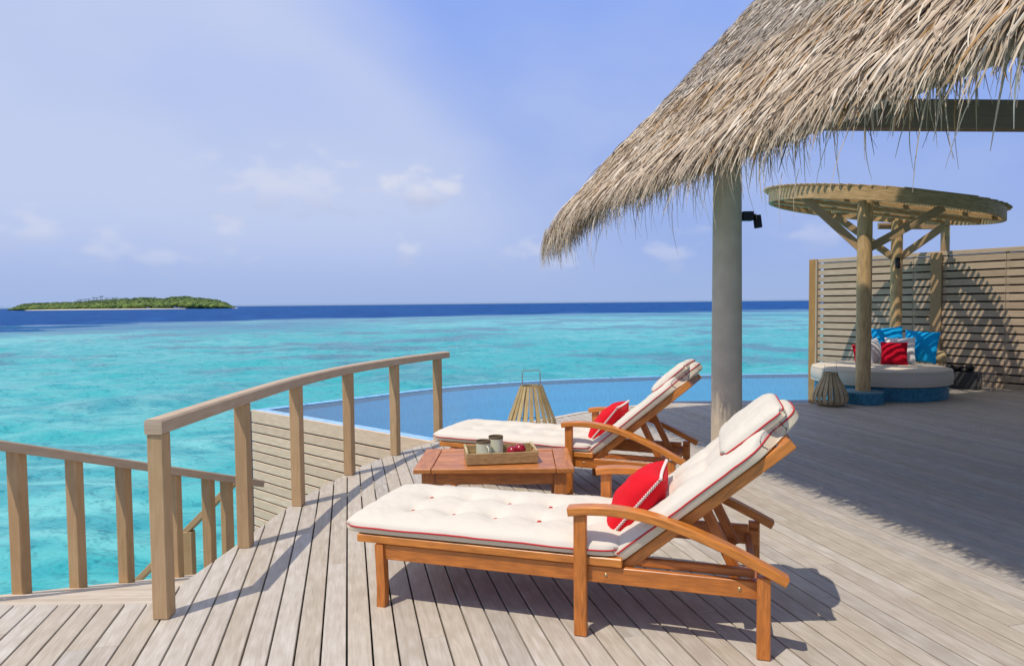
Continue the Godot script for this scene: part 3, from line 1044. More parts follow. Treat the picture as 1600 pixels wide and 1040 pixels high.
func build_lounger(label: String) -> Node3D:
	var t := thing("sun_lounger", label, "sun lounger", Vector3.ZERO, 0.0, "reclining teak sun loungers on the deck")
	for z in [0.0, -0.66]:
		var out := 1.0 if z == 0.0 else -1.0
		var leg := S()
		leg.sweep([Vector3(0.0, 0.0, z), Vector3(0.002, 0.1, z), Vector3(-0.001, 0.20, z), Vector3(-0.006, 0.298, z)], [Vector2(-0.022, -0.021), Vector2(0.022, -0.021), Vector2(0.022, 0.021), Vector2(-0.022, 0.021)], [Vector3(1, 0, 0), Vector3(1, 0, 0), Vector3(1, 0, 0), Vector3(1, 0, 0)])
		obj("leg", leg, M.teak[1], t)
		var post := S()
		post.box(at(0.955, 0.262, z + out * 0.028), Vector3(0.055, 0.524, 0.034), 0.004)
		obj("arm_post", post, M.teak[1], t)
		var rear := S()
		rear.box(at(1.69, 0.165, z + out * 0.026), Vector3(0.052, 0.33, 0.036), 0.004)
		obj("leg", rear, M.teak[1], t)
		var rail := S()
		rail.box(at(0.505, 0.322, z - out * 0.004), Vector3(1.25, 0.038, 0.05), 0.004)
		obj("seat_rail", rail, M.teak[0], t)
		var ap := S()
		ap.box(at(0.86, 0.262, z - out * 0.006), Vector3(1.70, 0.072, 0.026), 0.003)
		obj("side_rail", ap, M.teak[1], t)
		for bx_ in [1.06, 1.60]:
			var bolt := S()
			bolt.lathe([Vector2(0.0001, 0.005), Vector2(0.006, 0.004), Vector2(0.008, 0.0)], 10)
			put("bolt", bolt.mesh(), M.brass, t, at(bx_, 0.263, z - out * 0.006 + out * 0.013, Basis(Vector3.RIGHT, PI / 2 * out)))
		var arm := S()
		var pts := [Vector3(0.905, 0.535, z), Vector3(1.0, 0.547, z), Vector3(1.12, 0.548, z), Vector3(1.26, 0.530, z), Vector3(1.40, 0.490, z), Vector3(1.55, 0.432, z), Vector3(1.68, 0.370, z), Vector3(1.775, 0.322, z)]
		for i in pts.size():
			pts[i].z += out * 0.026
		arm.sweep(smooth_curve(pts, 4), [Vector2(-0.034, -0.014), Vector2(-0.031, -0.018), Vector2(0.031, -0.018), Vector2(0.034, -0.014), Vector2(0.034, 0.013), Vector2(0.027, 0.018), Vector2(-0.027, 0.018), Vector2(-0.034, 0.013)])
		obj("armrest", arm, M.teak[0], t)
	for x in [0.0, 0.5, 0.98]:
		var cross := S()
		cross.box(at(x, 0.255, -0.33), Vector3(0.03, 0.06, 0.62))
		obj("cross_rail", cross, M.teak[2], t)
	var rc := S()
	rc.box(at(1.66, 0.255, -0.33), Vector3(0.03, 0.05, 0.62))
	obj("cross_rail", rc, M.teak[2], t)
	for k in 15:
		var s := S()
		s.box(at(-0.06 + k * 0.08, 0.326, -0.33), Vector3(0.055, 0.018, 0.606), 0.003)
		obj("seat_slat", s, M.teak[k % 3], t)
	# reclined back
	var bd := Vector3(cos(BACK_TILT), sin(BACK_TILT), 0)
	var bn := Vector3(-sin(BACK_TILT), cos(BACK_TILT), 0)
	var b0 := Vector3(BACK_AT.x, BACK_AT.y, 0)
	var back := S()
	back.box(Transform3D(Basis(bd, bn, Vector3(0, 0, 1)), b0 + bd * 0.85 + Vector3(0, 0, -0.33)), Vector3(0.05, 0.045, 0.53), 0.004)
	var top := obj("back_top_rail", back, M.teak[1], t)
	top.name = "back_top_rail"
	for z in [-0.045, -0.615]:
		var s := S()
		s.bar(b0 + Vector3(0, 0, z), b0 + bd * 0.88 + Vector3(0, 0, z), 0.034, 0.044, bn)
		obj("back_rail", s, M.teak[0], t)
	for k in 8:
		var s := S()
		var c := b0 + bd * (0.08 + k * 0.10) + bn * 0.012 + Vector3(0, 0, -0.33)
		s.box(Transform3D(Basis(bd, bn, Vector3(0, 0, 1)), c), Vector3(0.07, 0.016, 0.534), 0.003)
		obj("back_slat", s, M.teak[(k + 1) % 3], t)
	for z in [-0.13, -0.53]:
		var s := S()
		s.bar(b0 + bd * 0.42 - bn * 0.02 + Vector3(0, 0, z), Vector3(1.60, 0.262, z), 0.03, 0.045)
		obj("prop", s, M.teak[2], t)
	var rod := S()
	rod.box(at(1.58, 0.272, -0.33), Vector3(0.035, 0.035, 0.46))
	obj("prop_rail", rod, M.teak[2], t)
	for z in [-0.045, -0.615]:
		var s := S()
		s.box(at(1.40, 0.315, z), Vector3(0.52, 0.035, 0.03))
		obj("notched_rail", s, M.teak[2], t)
	return t

# a quilted pad: top and bottom skins that meet in a piped seam. x 0..L, z -W/2..W/2
func pad(L: float, W: float, up: float, low: float, buttons: Array, round_end := 0.0, sd := 1) -> Array:
	var nx := 84
	var nz := 44
	var wob := FastNoiseLite.new()
	wob.seed = sd
	wob.frequency = 5.0
	var pos := func(s: float, t: float) -> Vector2:       # s, t in -1..1
		var x := L * 0.5 * (s + 1.0)
		var half := W * 0.5
		if round_end > 0.0:
			var k := ss(1.0 - round_end, 1.0, (s + 1.0) * 0.5)
			half *= sqrt(maxf(0.0, 1.0 - 0.55 * k * k))
			x -= round_end * 0.30 * L * k * t * t * t * t
		var cr := pow(absf(s), 14.0) * pow(absf(t), 14.0)   # soften the corners
		return Vector2(x - signf(s) * 0.03 * cr, half * t - signf(t) * 0.03 * cr)
	var skin := func(s: float, t: float, x: float, z: float, top: bool) -> float:
		var e := pow(maxf(0.0, 1.0 - pow(absf(s), 16.0 * L)), 0.5) * pow(maxf(0.0, 1.0 - pow(absf(t), 7.0)), 0.5)
		if not top:
			return -low * pow(e, 0.3)
		var dip := 0.0
		var crease := 0.0
		for b in buttons:
			var dx: float = x - b.x
			var dz: float = z - b.y
			var r2 := dx * dx + dz * dz
			dip += exp(-r2 / 0.0045) * 0.42 + exp(-r2 / 0.0006) * 0.34
			crease += exp(-dx * dx / 0.00012 - dz * dz / 0.016) * 0.13
			crease += exp(-dz * dz / 0.0009 - dx * dx / 0.012) * 0.12
		return up * e * (1.0 - clampf(dip + crease, 0.0, 0.82) + wob.get_noise_2d(x, z * 1.4) * 0.16 + wob.get_noise_2d(x * 3.2 + 9.0, z * 4.5) * 0.07)
	var out := [Shape.new(), Shape.new()]
	for side in 2:
		var s: Shape = out[side]
		var grid := []
		for i in nx + 1:
			var u := -1.0 + 2.0 * i / nx
			u = signf(u) * (1.0 - pow(1.0 - absf(u), 1.35))
			for j in nz + 1:
				var w := -1.0 + 2.0 * j / nz
				w = signf(w) * (1.0 - pow(1.0 - absf(w), 1.35))
				var p: Vector2 = pos.call(u, w)
				grid.append(Vector3(p.x, skin.call(u, w, p.x, p.y, side == 0), p.y))
		for i in nx + 1:
			for j in nz + 1:
				var dx: Vector3 = grid[mini(i + 1, nx) * (nz + 1) + j] - grid[maxi(i - 1, 0) * (nz + 1) + j]
				var dz: Vector3 = grid[i * (nz + 1) + mini(j + 1, nz)] - grid[i * (nz + 1) + maxi(j - 1, 0)]
				var g := dz.cross(dx).normalized()
				if (g.y < 0.0) == (side == 0):
					g = -g
				var p: Vector3 = grid[i * (nz + 1) + j]
				s.vert(p, g, Vector2(p.x, p.z))
		for i in nx:
			for j in nz:
				var q := i * (nz + 1) + j
				s.face(q, q + 1, q + nz + 2)
				s.face(q, q + nz + 2, q + nz + 1)
	var line := []
	for k in 40:
		line.append(pos.call(-1.0 + 2.0 * k / 40.0, -1.0))
	for k in 24:
		line.append(pos.call(1.0, -1.0 + 2.0 * k / 24.0))
	for k in 40:
		line.append(pos.call(1.0 - 2.0 * k / 40.0, 1.0))
	for k in 24:
		line.append(pos.call(-1.0, 1.0 - 2.0 * k / 24.0))
	var pts := []
	for p in line:
		pts.append(Vector3(p.x, wob.get_noise_2d(p.x * 0.4, p.y * 0.4) * 0.006, p.y))
	var pipe := Shape.new()
	pipe.tube(pts, 0.0042, 6, true)
	out.append(pipe)
	var bpos := []
	for b in buttons:
		var best: float = skin.call(2.0 * b.x / L - 1.0, 2.0 * b.y / W, b.x, b.y, true)
		bpos.append(Vector3(b.x, best + 0.011, b.y))
	out.append(bpos)
	return out

func padded(called: String, made: Array, xf: Transform3D, parent: Node3D) -> MeshInstance3D:
	var p := put(called, made[0].mesh(), M.cream, parent, xf)
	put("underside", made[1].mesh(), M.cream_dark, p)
	put("piping", made[2].mesh(), M.piping, p)
	var bs := Shape.new()
	bs.lathe([Vector2(0.0001, 0.005), Vector2(0.009, 0.004), Vector2(0.0135, -0.004)], 10)
	var bm := bs.mesh()
	for b in made[3]:
		put("button", bm, M.button, p, Transform3D(Basis(), b))
	return p

func build_lounger_cushion(label: String, sd: int) -> Node3D:
	var t := thing("lounger_cushion", label, "cushion", Vector3.ZERO, 0.0, "cream cushions on the loungers")
	var bt := []
	for k in 5:
		for z in [-0.115, 0.115]:
			bt.append(Vector2(0.27 + k * 0.215, z))
	var seat := pad(1.33, 0.70, 0.050, 0.034, bt, 0.0, sd)
	padded("seat_pad", seat, at(-0.20, 0.374, -0.32), t)
	var bb := []
	for k in 4:
		for z in [-0.115, 0.115]:
			bb.append(Vector2(0.14 + k * 0.2, z))
	var back := pad(0.99, 0.68, 0.046, 0.046, bb, 0.32, sd + 3)
	var bd := Vector3(cos(BACK_TILT), sin(BACK_TILT), 0)
	var bn := Vector3(-sin(BACK_TILT), cos(BACK_TILT), 0)
	var o := Vector3(BACK_AT.x, BACK_AT.y, -0.33) + bn * 0.068 + bd * -0.02
	padded("back_pad", back, Transform3D(Basis(bd, bn, Vector3(0, 0, 1)), o), t)
	for z in [-0.10, 0.10]:
		var s := Shape.new()
		s.sweep([o + bd * 0.88 + bn * 0.046 + Vector3(0, 0, z), o + bd * 0.95 + bn * 0.038 + Vector3(0, 0, z), o + bd * 0.985 + bn * 0.012 + Vector3(0, 0, z), o + bd * 0.985 - bn * 0.03 + Vector3(0, 0, z)], [Vector2(-0.008, -0.001), Vector2(0.008, -0.001), Vector2(0.008, 0.001), Vector2(-0.008, 0.001)], [bn, bn, bd, bd])
		obj("tie_strap", s, M.tan_cloth, t)
	return t

func build_head_pillow(label: String) -> Node3D:
	var t := thing("head_pillow", label, "pillow", Vector3.ZERO, 0.0, "head pillows on the loungers")
	var bd := Vector3(cos(BACK_TILT), sin(BACK_TILT), 0)
	var bn := Vector3(-sin(BACK_TILT), cos(BACK_TILT), 0)
	var made := pad(0.32, 0.50, 0.044, 0.034, [], 0.0, 12)
	var o := Vector3(BACK_AT.x, BACK_AT.y, -0.33) + bn * 0.114 + bd * 0.620
	var p := padded("pillow", made, Transform3D(Basis(bd, bn, Vector3(0, 0, 1)), o), t)
	p.name = "cover"
	return t

# square throw cushion, seam in its own xy plane, corners drawn out
func throw_mesh(size: float, fat: float, sd: int) -> Array:
	var wob := FastNoiseLite.new()
	wob.seed = sd
	wob.frequency = 4.0
	var n := 36
	var s := Shape.new()
	var half := size * 0.5
	var edge := func(u: float, w: float) -> Vector2:
		return Vector2(half * u * (1.0 - 0.075 * (1.0 - w * w) * absf(u)), half * w * (1.0 - 0.075 * (1.0 - u * u) * absf(w)))
	for side: float in [1.0, -1.0]:
		var grid := []
		for i in n + 1:
			for j in n + 1:
				var u := -1.0 + 2.0 * i / n
				var w := -1.0 + 2.0 * j / n
				u = signf(u) * (1.0 - pow(1.0 - absf(u), 1.3))
				w = signf(w) * (1.0 - pow(1.0 - absf(w), 1.3))
				var p: Vector2 = edge.call(u, w)
				var e := pow(maxf(0.0, (1.0 - u * u) * (1.0 - w * w)), 0.48)
				var radial := sin(atan2(u, w) * 10.0 + sd) * 0.05 * ss(0.3, 0.9, Vector2(u, w).length())
				grid.append(Vector3(p.x, p.y, side * fat * 0.5 * e * (1.0 + wob.get_noise_3d(p.x * 1.5, p.y * 1.5, side * 3.0) * 0.22 + radial)))
		var base := s.v.size()
		for i in n + 1:
			for j in n + 1:
				var dx: Vector3 = grid[mini(i + 1, n) * (n + 1) + j] - grid[maxi(i - 1, 0) * (n + 1) + j]
				var dy: Vector3 = grid[i * (n + 1) + mini(j + 1, n)] - grid[i * (n + 1) + maxi(j - 1, 0)]
				var g: Vector3 = dx.cross(dy).normalized() * float(side)
				var p: Vector3 = grid[i * (n + 1) + j]
				s.vert(p, g, Vector2(p.x, p.y))
		for i in n:
			for j in n:
				var q := base + i * (n + 1) + j
				s.face(q, q + 1, q + n + 2)
				s.face(q, q + n + 2, q + n + 1)
	var pts := []
	for k in 4:
		for i in 14:
			var u := -1.0 + 2.0 * i / 14.0
			var p: Vector2 = [edge.call(u, -1.0), edge.call(1.0, u), edge.call(-u, 1.0), edge.call(-1.0, -u)][k]
			pts.append(Vector3(p.x, p.y, 0))
	return [s.mesh(), pts]

func throw_cushion(label: String, size: float, fat: float, m: Material, xf: Transform3D, sd: int, group: String, trim := false) -> Node3D:
	var t := thing("throw_cushion", label, "cushion", Vector3.ZERO, 0.0, group)
	t.transform = xf
	var made := throw_mesh(size, fat, sd)
	put("cover", made[0], m, t)
	if trim:
		# twisted cord: two strands wound round the seam
		var pts: Array = made[1]
		for strand in 2:
			var s := Shape.new()
			var line := []
			var total := pts.size() * 4
			for i in total:
				var a: Vector3 = pts[i / 4]
				var b: Vector3 = pts[(i / 4 + 1) % pts.size()]
				var p := a.lerp(b, (i % 4) / 4.0)
				var d := (b - a).normalized()
				var ph := i * 1.57 + PI * strand
				line.append(p + (Vector3(0, 0, 1) * sin(ph) + d.cross(Vector3(0, 0, 1)) * cos(ph)) * 0.004)
			s.tube(line, 0.0045, 5, true)
			obj("corded_trim", s, M.trim, t)
	return t

func place_on(o: Node3D, frame: Transform3D) -> void:
	o.transform = frame * o.transform

# ------------------------------------------------------------------ table and tray
func build_table() -> void:
	var t := thing("coffee_table", "low reddish brown wooden table between the two loungers", "table", Vector3(-0.118, 0, -4.455), -0.015)
	var L := 1.0
	var W := 0.60
	var H := 0.40
	for sx in [-1.0, 1.0]:
		var s := S()
		s.box(at(sx * (L * 0.5 - 0.055), H - 0.015, 0), Vector3(0.11, 0.03, W), 0.004)
		obj("end_board", s, M.table[0], t)
		for sz in [-1.0, 1.0]:
			var l := S()
			l.box(at(sx * (L * 0.5 - 0.085), (H - 0.03) * 0.5, sz * (W * 0.5 - 0.065)), Vector3(0.075, H - 0.032, 0.07), 0.004)
			obj("leg", l, M.table[1], t)
		var a := S()
		a.box(at(sx * (L * 0.5 - 0.085), H - 0.075, 0), Vector3(0.024, 0.075, W - 0.22), 0.002)
		obj("apron", a, M.table[2], t)
	for sz in [-1.0, 1.0]:
		var s := S()
		s.box(at(0, H - 0.015, sz * (W * 0.5 - 0.035)), Vector3(L - 0.226, 0.03, 0.07), 0.004)
		obj("side_board", s, M.table[0], t)
		var a := S()
		a.box(at(0, H - 0.075, sz * (W * 0.5 - 0.068)), Vector3(L - 0.26, 0.075, 0.024), 0.002)
		obj("apron", a, M.table[2], t)
	for k in 5:
		var s := S()
		s.box(at(0, H - 0.0175, -0.18 + k * 0.09), Vector3(L - 0.228, 0.025, 0.0865), 0.003)
		obj("top_slat", s, M.table[k % 3], t)

func build_tray() -> void:
	var tr := thing("serving_tray", "wooden serving tray with open handles on the low table", "tray", Vector3(-0.085, 0.4005, -4.42), 0.13)
	var L := 0.46
	var W := 0.29
	var b := S()
	b.box(at(0, 0.006, 0), Vector3(L - 0.01, 0.010, W - 0.01), 0.001)
	obj("base", b, M.tray_liner, tr)
	for sz in [-1.0, 1.0]:
		var s := S()
		s.box(at(0, 0.036, sz * (W * 0.5 - 0.006)), Vector3(L, 0.070, 0.012), 0.002)
		obj("side", s, M.tray, tr)
	for sx in [-1.0, 1.0]:
		var s := S()
		s.box(at(sx * (L * 0.5 - 0.006), 0.018, 0), Vector3(0.012, 0.034, W - 0.026), 0.002)
		for sz in [-1.0, 1.0]:
			s.box(at(sx * (L * 0.5 - 0.006), 0.048, sz * (W * 0.5 - 0.045)), Vector3(0.0118, 0.030, 0.062), 0.002)
		obj("end_wall", s, M.tray, tr)
		var h := S()
		h.tube([Vector3(sx * (L * 0.5 - 0.006), 0.072, -W * 0.5 + 0.002), Vector3(sx * (L * 0.5 - 0.006), 0.074, 0), Vector3(sx * (L * 0.5 - 0.006), 0.072, W * 0.5 - 0.002)], 0.009, 8)
		obj("handle", h, M.bamboo[2], tr)
	# two mugs
	var labels := ["pale stoneware mug with a brown rim and handle turned to the front of the tray", "taller pale stoneware mug with a brown rim standing behind its twin"]
	var spots := [Vector3(-0.195, 0.4125, -4.395), Vector3(-0.115, 0.4125, -4.49)]
	for i in 2:
		var m := thing("mug", labels[i], "mug", spots[i], [-1.0, 2.6][i], "mugs on the tray")
		var hgt: float = [0.118, 0.128][i]
		var c := S()
		c.lathe([Vector2(0.001, 0.0), Vector2(0.041, 0.0), Vector2(0.0465, 0.006), Vector2(0.048, 0.05), Vector2(0.0488, hgt - 0.017)], 28)
		obj("body", c, M.mug, m)
		var band := S()
		band.lathe([Vector2(0.0488, hgt - 0.017), Vector2(0.0495, hgt - 0.003), Vector2(0.048, hgt), Vector2(0.046, hgt - 0.003), Vector2(0.045, hgt - 0.05), Vector2(0.040, 0.012), Vector2(0.001, 0.010)], 28)
		obj("rim", band, M.mug_band, m)
		var hd := S()
		var hp := []
		for k in 11:
			var a := -PI * 0.5 + PI * k / 10.0
			hp.append(Vector3(0.047 + cos(a) * 0.026, 0.056 + sin(a) * 0.028, 0))
		hd.tube(hp, 0.0058, 7)
		obj("handle", hd, M.mug, m)
	var al := ["red apple at the front right of the tray", "red apple tucked behind the front apple against the tray handle"]
	var ap := [Vector3(-0.005, 0.4125, -4.415), Vector3(0.045, 0.4125, -4.48)]
	for i in 2:
		var a := thing("apple", al[i], "apple", ap[i], i * 2.0, "apples on the tray")
		var s := S()
		var r: float = 0.041
		var pr := []
		for k in 17:
			var f := k / 16.0
			var th := PI * f
			var rad := sin(th) * r * (1.0 + 0.06 * cos(th + 0.4))
			var yy := r * 0.95 - cos(th) * r * 0.93
			if f > 0.85:
				yy -= (f - 0.85) * 0.10
			if f < 0.1:
				yy += (0.1 - f) * 0.06
			pr.append(Vector2(maxf(rad, 0.0002), yy))
		s.lathe(pr, 22)
		obj("skin", s, M.apple, a)
		var stt := S()
		stt.tube([Vector3(0, 0.056, 0), Vector3(0.002, 0.068, 0.001), Vector3(0.006, 0.076, 0.002)], 0.0014, 5)
		obj("stem", stt, M.stem, a)

# ------------------------------------------------------------------ lanterns
func build_lantern(label: String, where: Vector3, profile: Array, count: int, mats: Array, handle: float, handle_mat: Material, wide: float) -> void:
	var t := thing("slatted_lantern", label, "lantern", where, 0.13, "slatted wooden lanterns")
	var curve := []
	for p in profile:
		curve.append(Vector3(p.x, p.y, 0))
	curve = smooth_curve(curve, 5)
	var s := Shape.new()
	var ups := []
	for i in curve.size():
		var d: Vector3 = curve[mini(i + 1, curve.size() - 1)] - curve[maxi(i - 1, 0)]
		ups.append(Vector3(d.y, -d.x, 0).normalized())
	# each slat is as wide as its place on the belly allows
	for i in curve.size() - 1:
		var a: Vector3 = curve[i]
		var b: Vector3 = curve[i + 1]
		var wa := minf(wide, a.x * TAU / count * 0.78) * 0.5
		var wb := minf(wide, b.x * TAU / count * 0.78) * 0.5
		var oa: Vector3 = ups[i] * 0.004
		var ob: Vector3 = ups[i + 1] * 0.004
		var z := Vector3(0, 0, 1)
		s.quad(a + oa - z * wa, a + oa + z * wa, b + ob + z * wb, b + ob - z * wb, ups[i], Vector2(a.y, -wa), Vector2(a.y, wa), Vector2(b.y, wb), Vector2(b.y, -wb))
		s.quad(a - oa - z * wa, a - oa + z * wa, b - ob + z * wb, b - ob - z * wb, -ups[i], Vector2(a.y, -wa), Vector2(a.y, wa), Vector2(b.y, wb), Vector2(b.y, -wb))
		for g in [-1.0, 1.0]:
			s.quad(a + oa + z * wa * g, a - oa + z * wa * g, b - ob + z * wb * g, b + ob + z * wb * g, z * g, Vector2(a.y, 0), Vector2(a.y, 0.008), Vector2(b.y, 0.008), Vector2(b.y, 0))
	var m := s.mesh()
	for k in count:
		put("slat", m, mats[(k * 7) % mats.size()], t, Transform3D(Basis(Vector3.UP, TAU * k / count + rng.randf_range(-0.02, 0.02)), Vector3.ZERO))
	for e in [[profile[0], "base_ring"], [profile[-1], "top_ring"]]:
		var r := Shape.new()
		var pts := []
		for k in 24:
			pts.append(Vector3(cos(TAU * k / 24) * (e[0].x - 0.010), e[0].y - (0.008 if e[1] == "top_ring" else -0.01), sin(TAU * k / 24) * (e[0].x - 0.010)))
		r.sweep(pts, [Vector2(-0.005, -0.010), Vector2(0.005, -0.010), Vector2(0.005, 0.010), Vector2(-0.005, 0.010)], [], false, false, true)
		obj(e[1], r, mats[0], t)
	var mid := Shape.new()
	var mp: Vector2 = profile[profile.size() / 2]
	var mpts := []
	for k in 24:
		mpts.append(Vector3(cos(TAU * k / 24), 0, sin(TAU * k / 24)) * (mp.x - 0.012) + Vector3(0, mp.y, 0))
	mid.tube(mpts, 0.005, 6, true)
	obj("inner_hoop", mid, mats[1], t)
	var glass := Shape.new()
	glass.lathe([Vector2(0.001, 0.02), Vector2(0.05, 0.02), Vector2(0.05, 0.026)], 16)
	obj("candle_plate", glass, M.dark_wood, t)
	var h := Shape.new()
	var rr: float = profile[-1].x
	var y: float = profile[-1].y - 0.015
	if handle > 0.14:
		var hs := [Vector3(-rr * 0.82, y, 0), Vector3(-rr * 0.82, y + handle - 0.02, 0), Vector3(-rr * 0.70, y + handle, 0), Vector3(rr * 0.70, y + handle, 0), Vector3(rr * 0.82, y + handle - 0.02, 0), Vector3(rr * 0.82, y, 0)]
		h.sweep(hs, [Vector2(-0.009, -0.0035), Vector2(0.009, -0.0035), Vector2(0.009, 0.0035), Vector2(-0.009, 0.0035)], [Vector3.LEFT, Vector3.LEFT, Vector3(-0.7, 0.7, 0), Vector3(0.7, 0.7, 0), Vector3.RIGHT, Vector3.RIGHT])
	else:
		h.tube([Vector3(-rr, y, 0), Vector3(-rr * 0.98, y + handle, 0)], 0.0022, 5)
		h.tube([Vector3(rr, y, 0), Vector3(rr * 0.98, y + handle + 0.03, 0)], 0.0022, 5)
	obj("handle", h, handle_mat, t)

# ------------------------------------------------------------------ pavilion with the thatched roof
const EAVE := Vector3(0.23, 0, 0.973)        # along the eave, towards the camera
const INWARD := Vector3(0.973, 0, -0.23)     # from the eave towards the ridge
const EAVE_L := 2.42
const EAVE_Y := 2.50
const PITCH := 1.06
const GABLE := 7.45
const RIDGE := 4.4

func roof_end(l: float) -> float:        # gable clipped back above the view, shaped so sun reaches the gazebo
	if l < 5.0:
		return GABLE
	return lerpf(GABLE, 6.6, clampf((l - 5.0) / 0.25, 0.0, 1.0))

func roof_at(l: float, a: float, lift := 0.0) -> Vector3:
	var up := EAVE_Y + (l - EAVE_L) * PITCH
	if l > EAVE_L + RIDGE:
		up = EAVE_Y + (2.0 * RIDGE - (l - EAVE_L)) * PITCH
	return INWARD * l - EAVE * a + Vector3(0, up + lift, 0)

func blade(bend: float, fold: float) -> ArrayMesh:
	# unit blade: x along its length, z across, y out of the roof
	var s := Shape.new()
	var n := 5
	for i in n:
		var t0 := float(i) / n
		var t1 := float(i + 1) / n
		var w0 := 0.5 * (1.0 - 0.75 * t0 * t0)
		var w1 := 0.5 * (1.0 - 0.75 * t1 * t1)
		var a := Vector3(t0, 0.035 * sin(t0 * PI) - bend * t0 * t0, 0)
		var b := Vector3(t1, 0.035 * sin(t1 * PI) - bend * t1 * t1, 0)
		for g in [-1.0, 1.0]:
			s.quad(a, a + Vector3(0, -fold * w0 * 0.05, g * w0), b + Vector3(0, -fold * w1 * 0.05, g * w1), b, Vector3(0, 1, g * 0.2))
	return s.mesh()

func straw(grey: float) -> Color:
	var c := Color(0.64, 0.515, 0.38).lerp(Color(0.41, 0.305, 0.205), rng.randf())
	c = c.lerp(Color(0.40, 0.355, 0.31), grey * rng.randf_range(0.6, 1.0))
	var k := rng.randf()
	if k < 0.05:
		c = Color(0.40, 0.23, 0.09)
	elif k < 0.11:
		c = Color(0.12, 0.085, 0.06)
	elif k < 0.26:
		c = c.lerp(Color(0.80, 0.70, 0.56), 0.8)
	return c * rng.randf_range(0.82, 1.12)

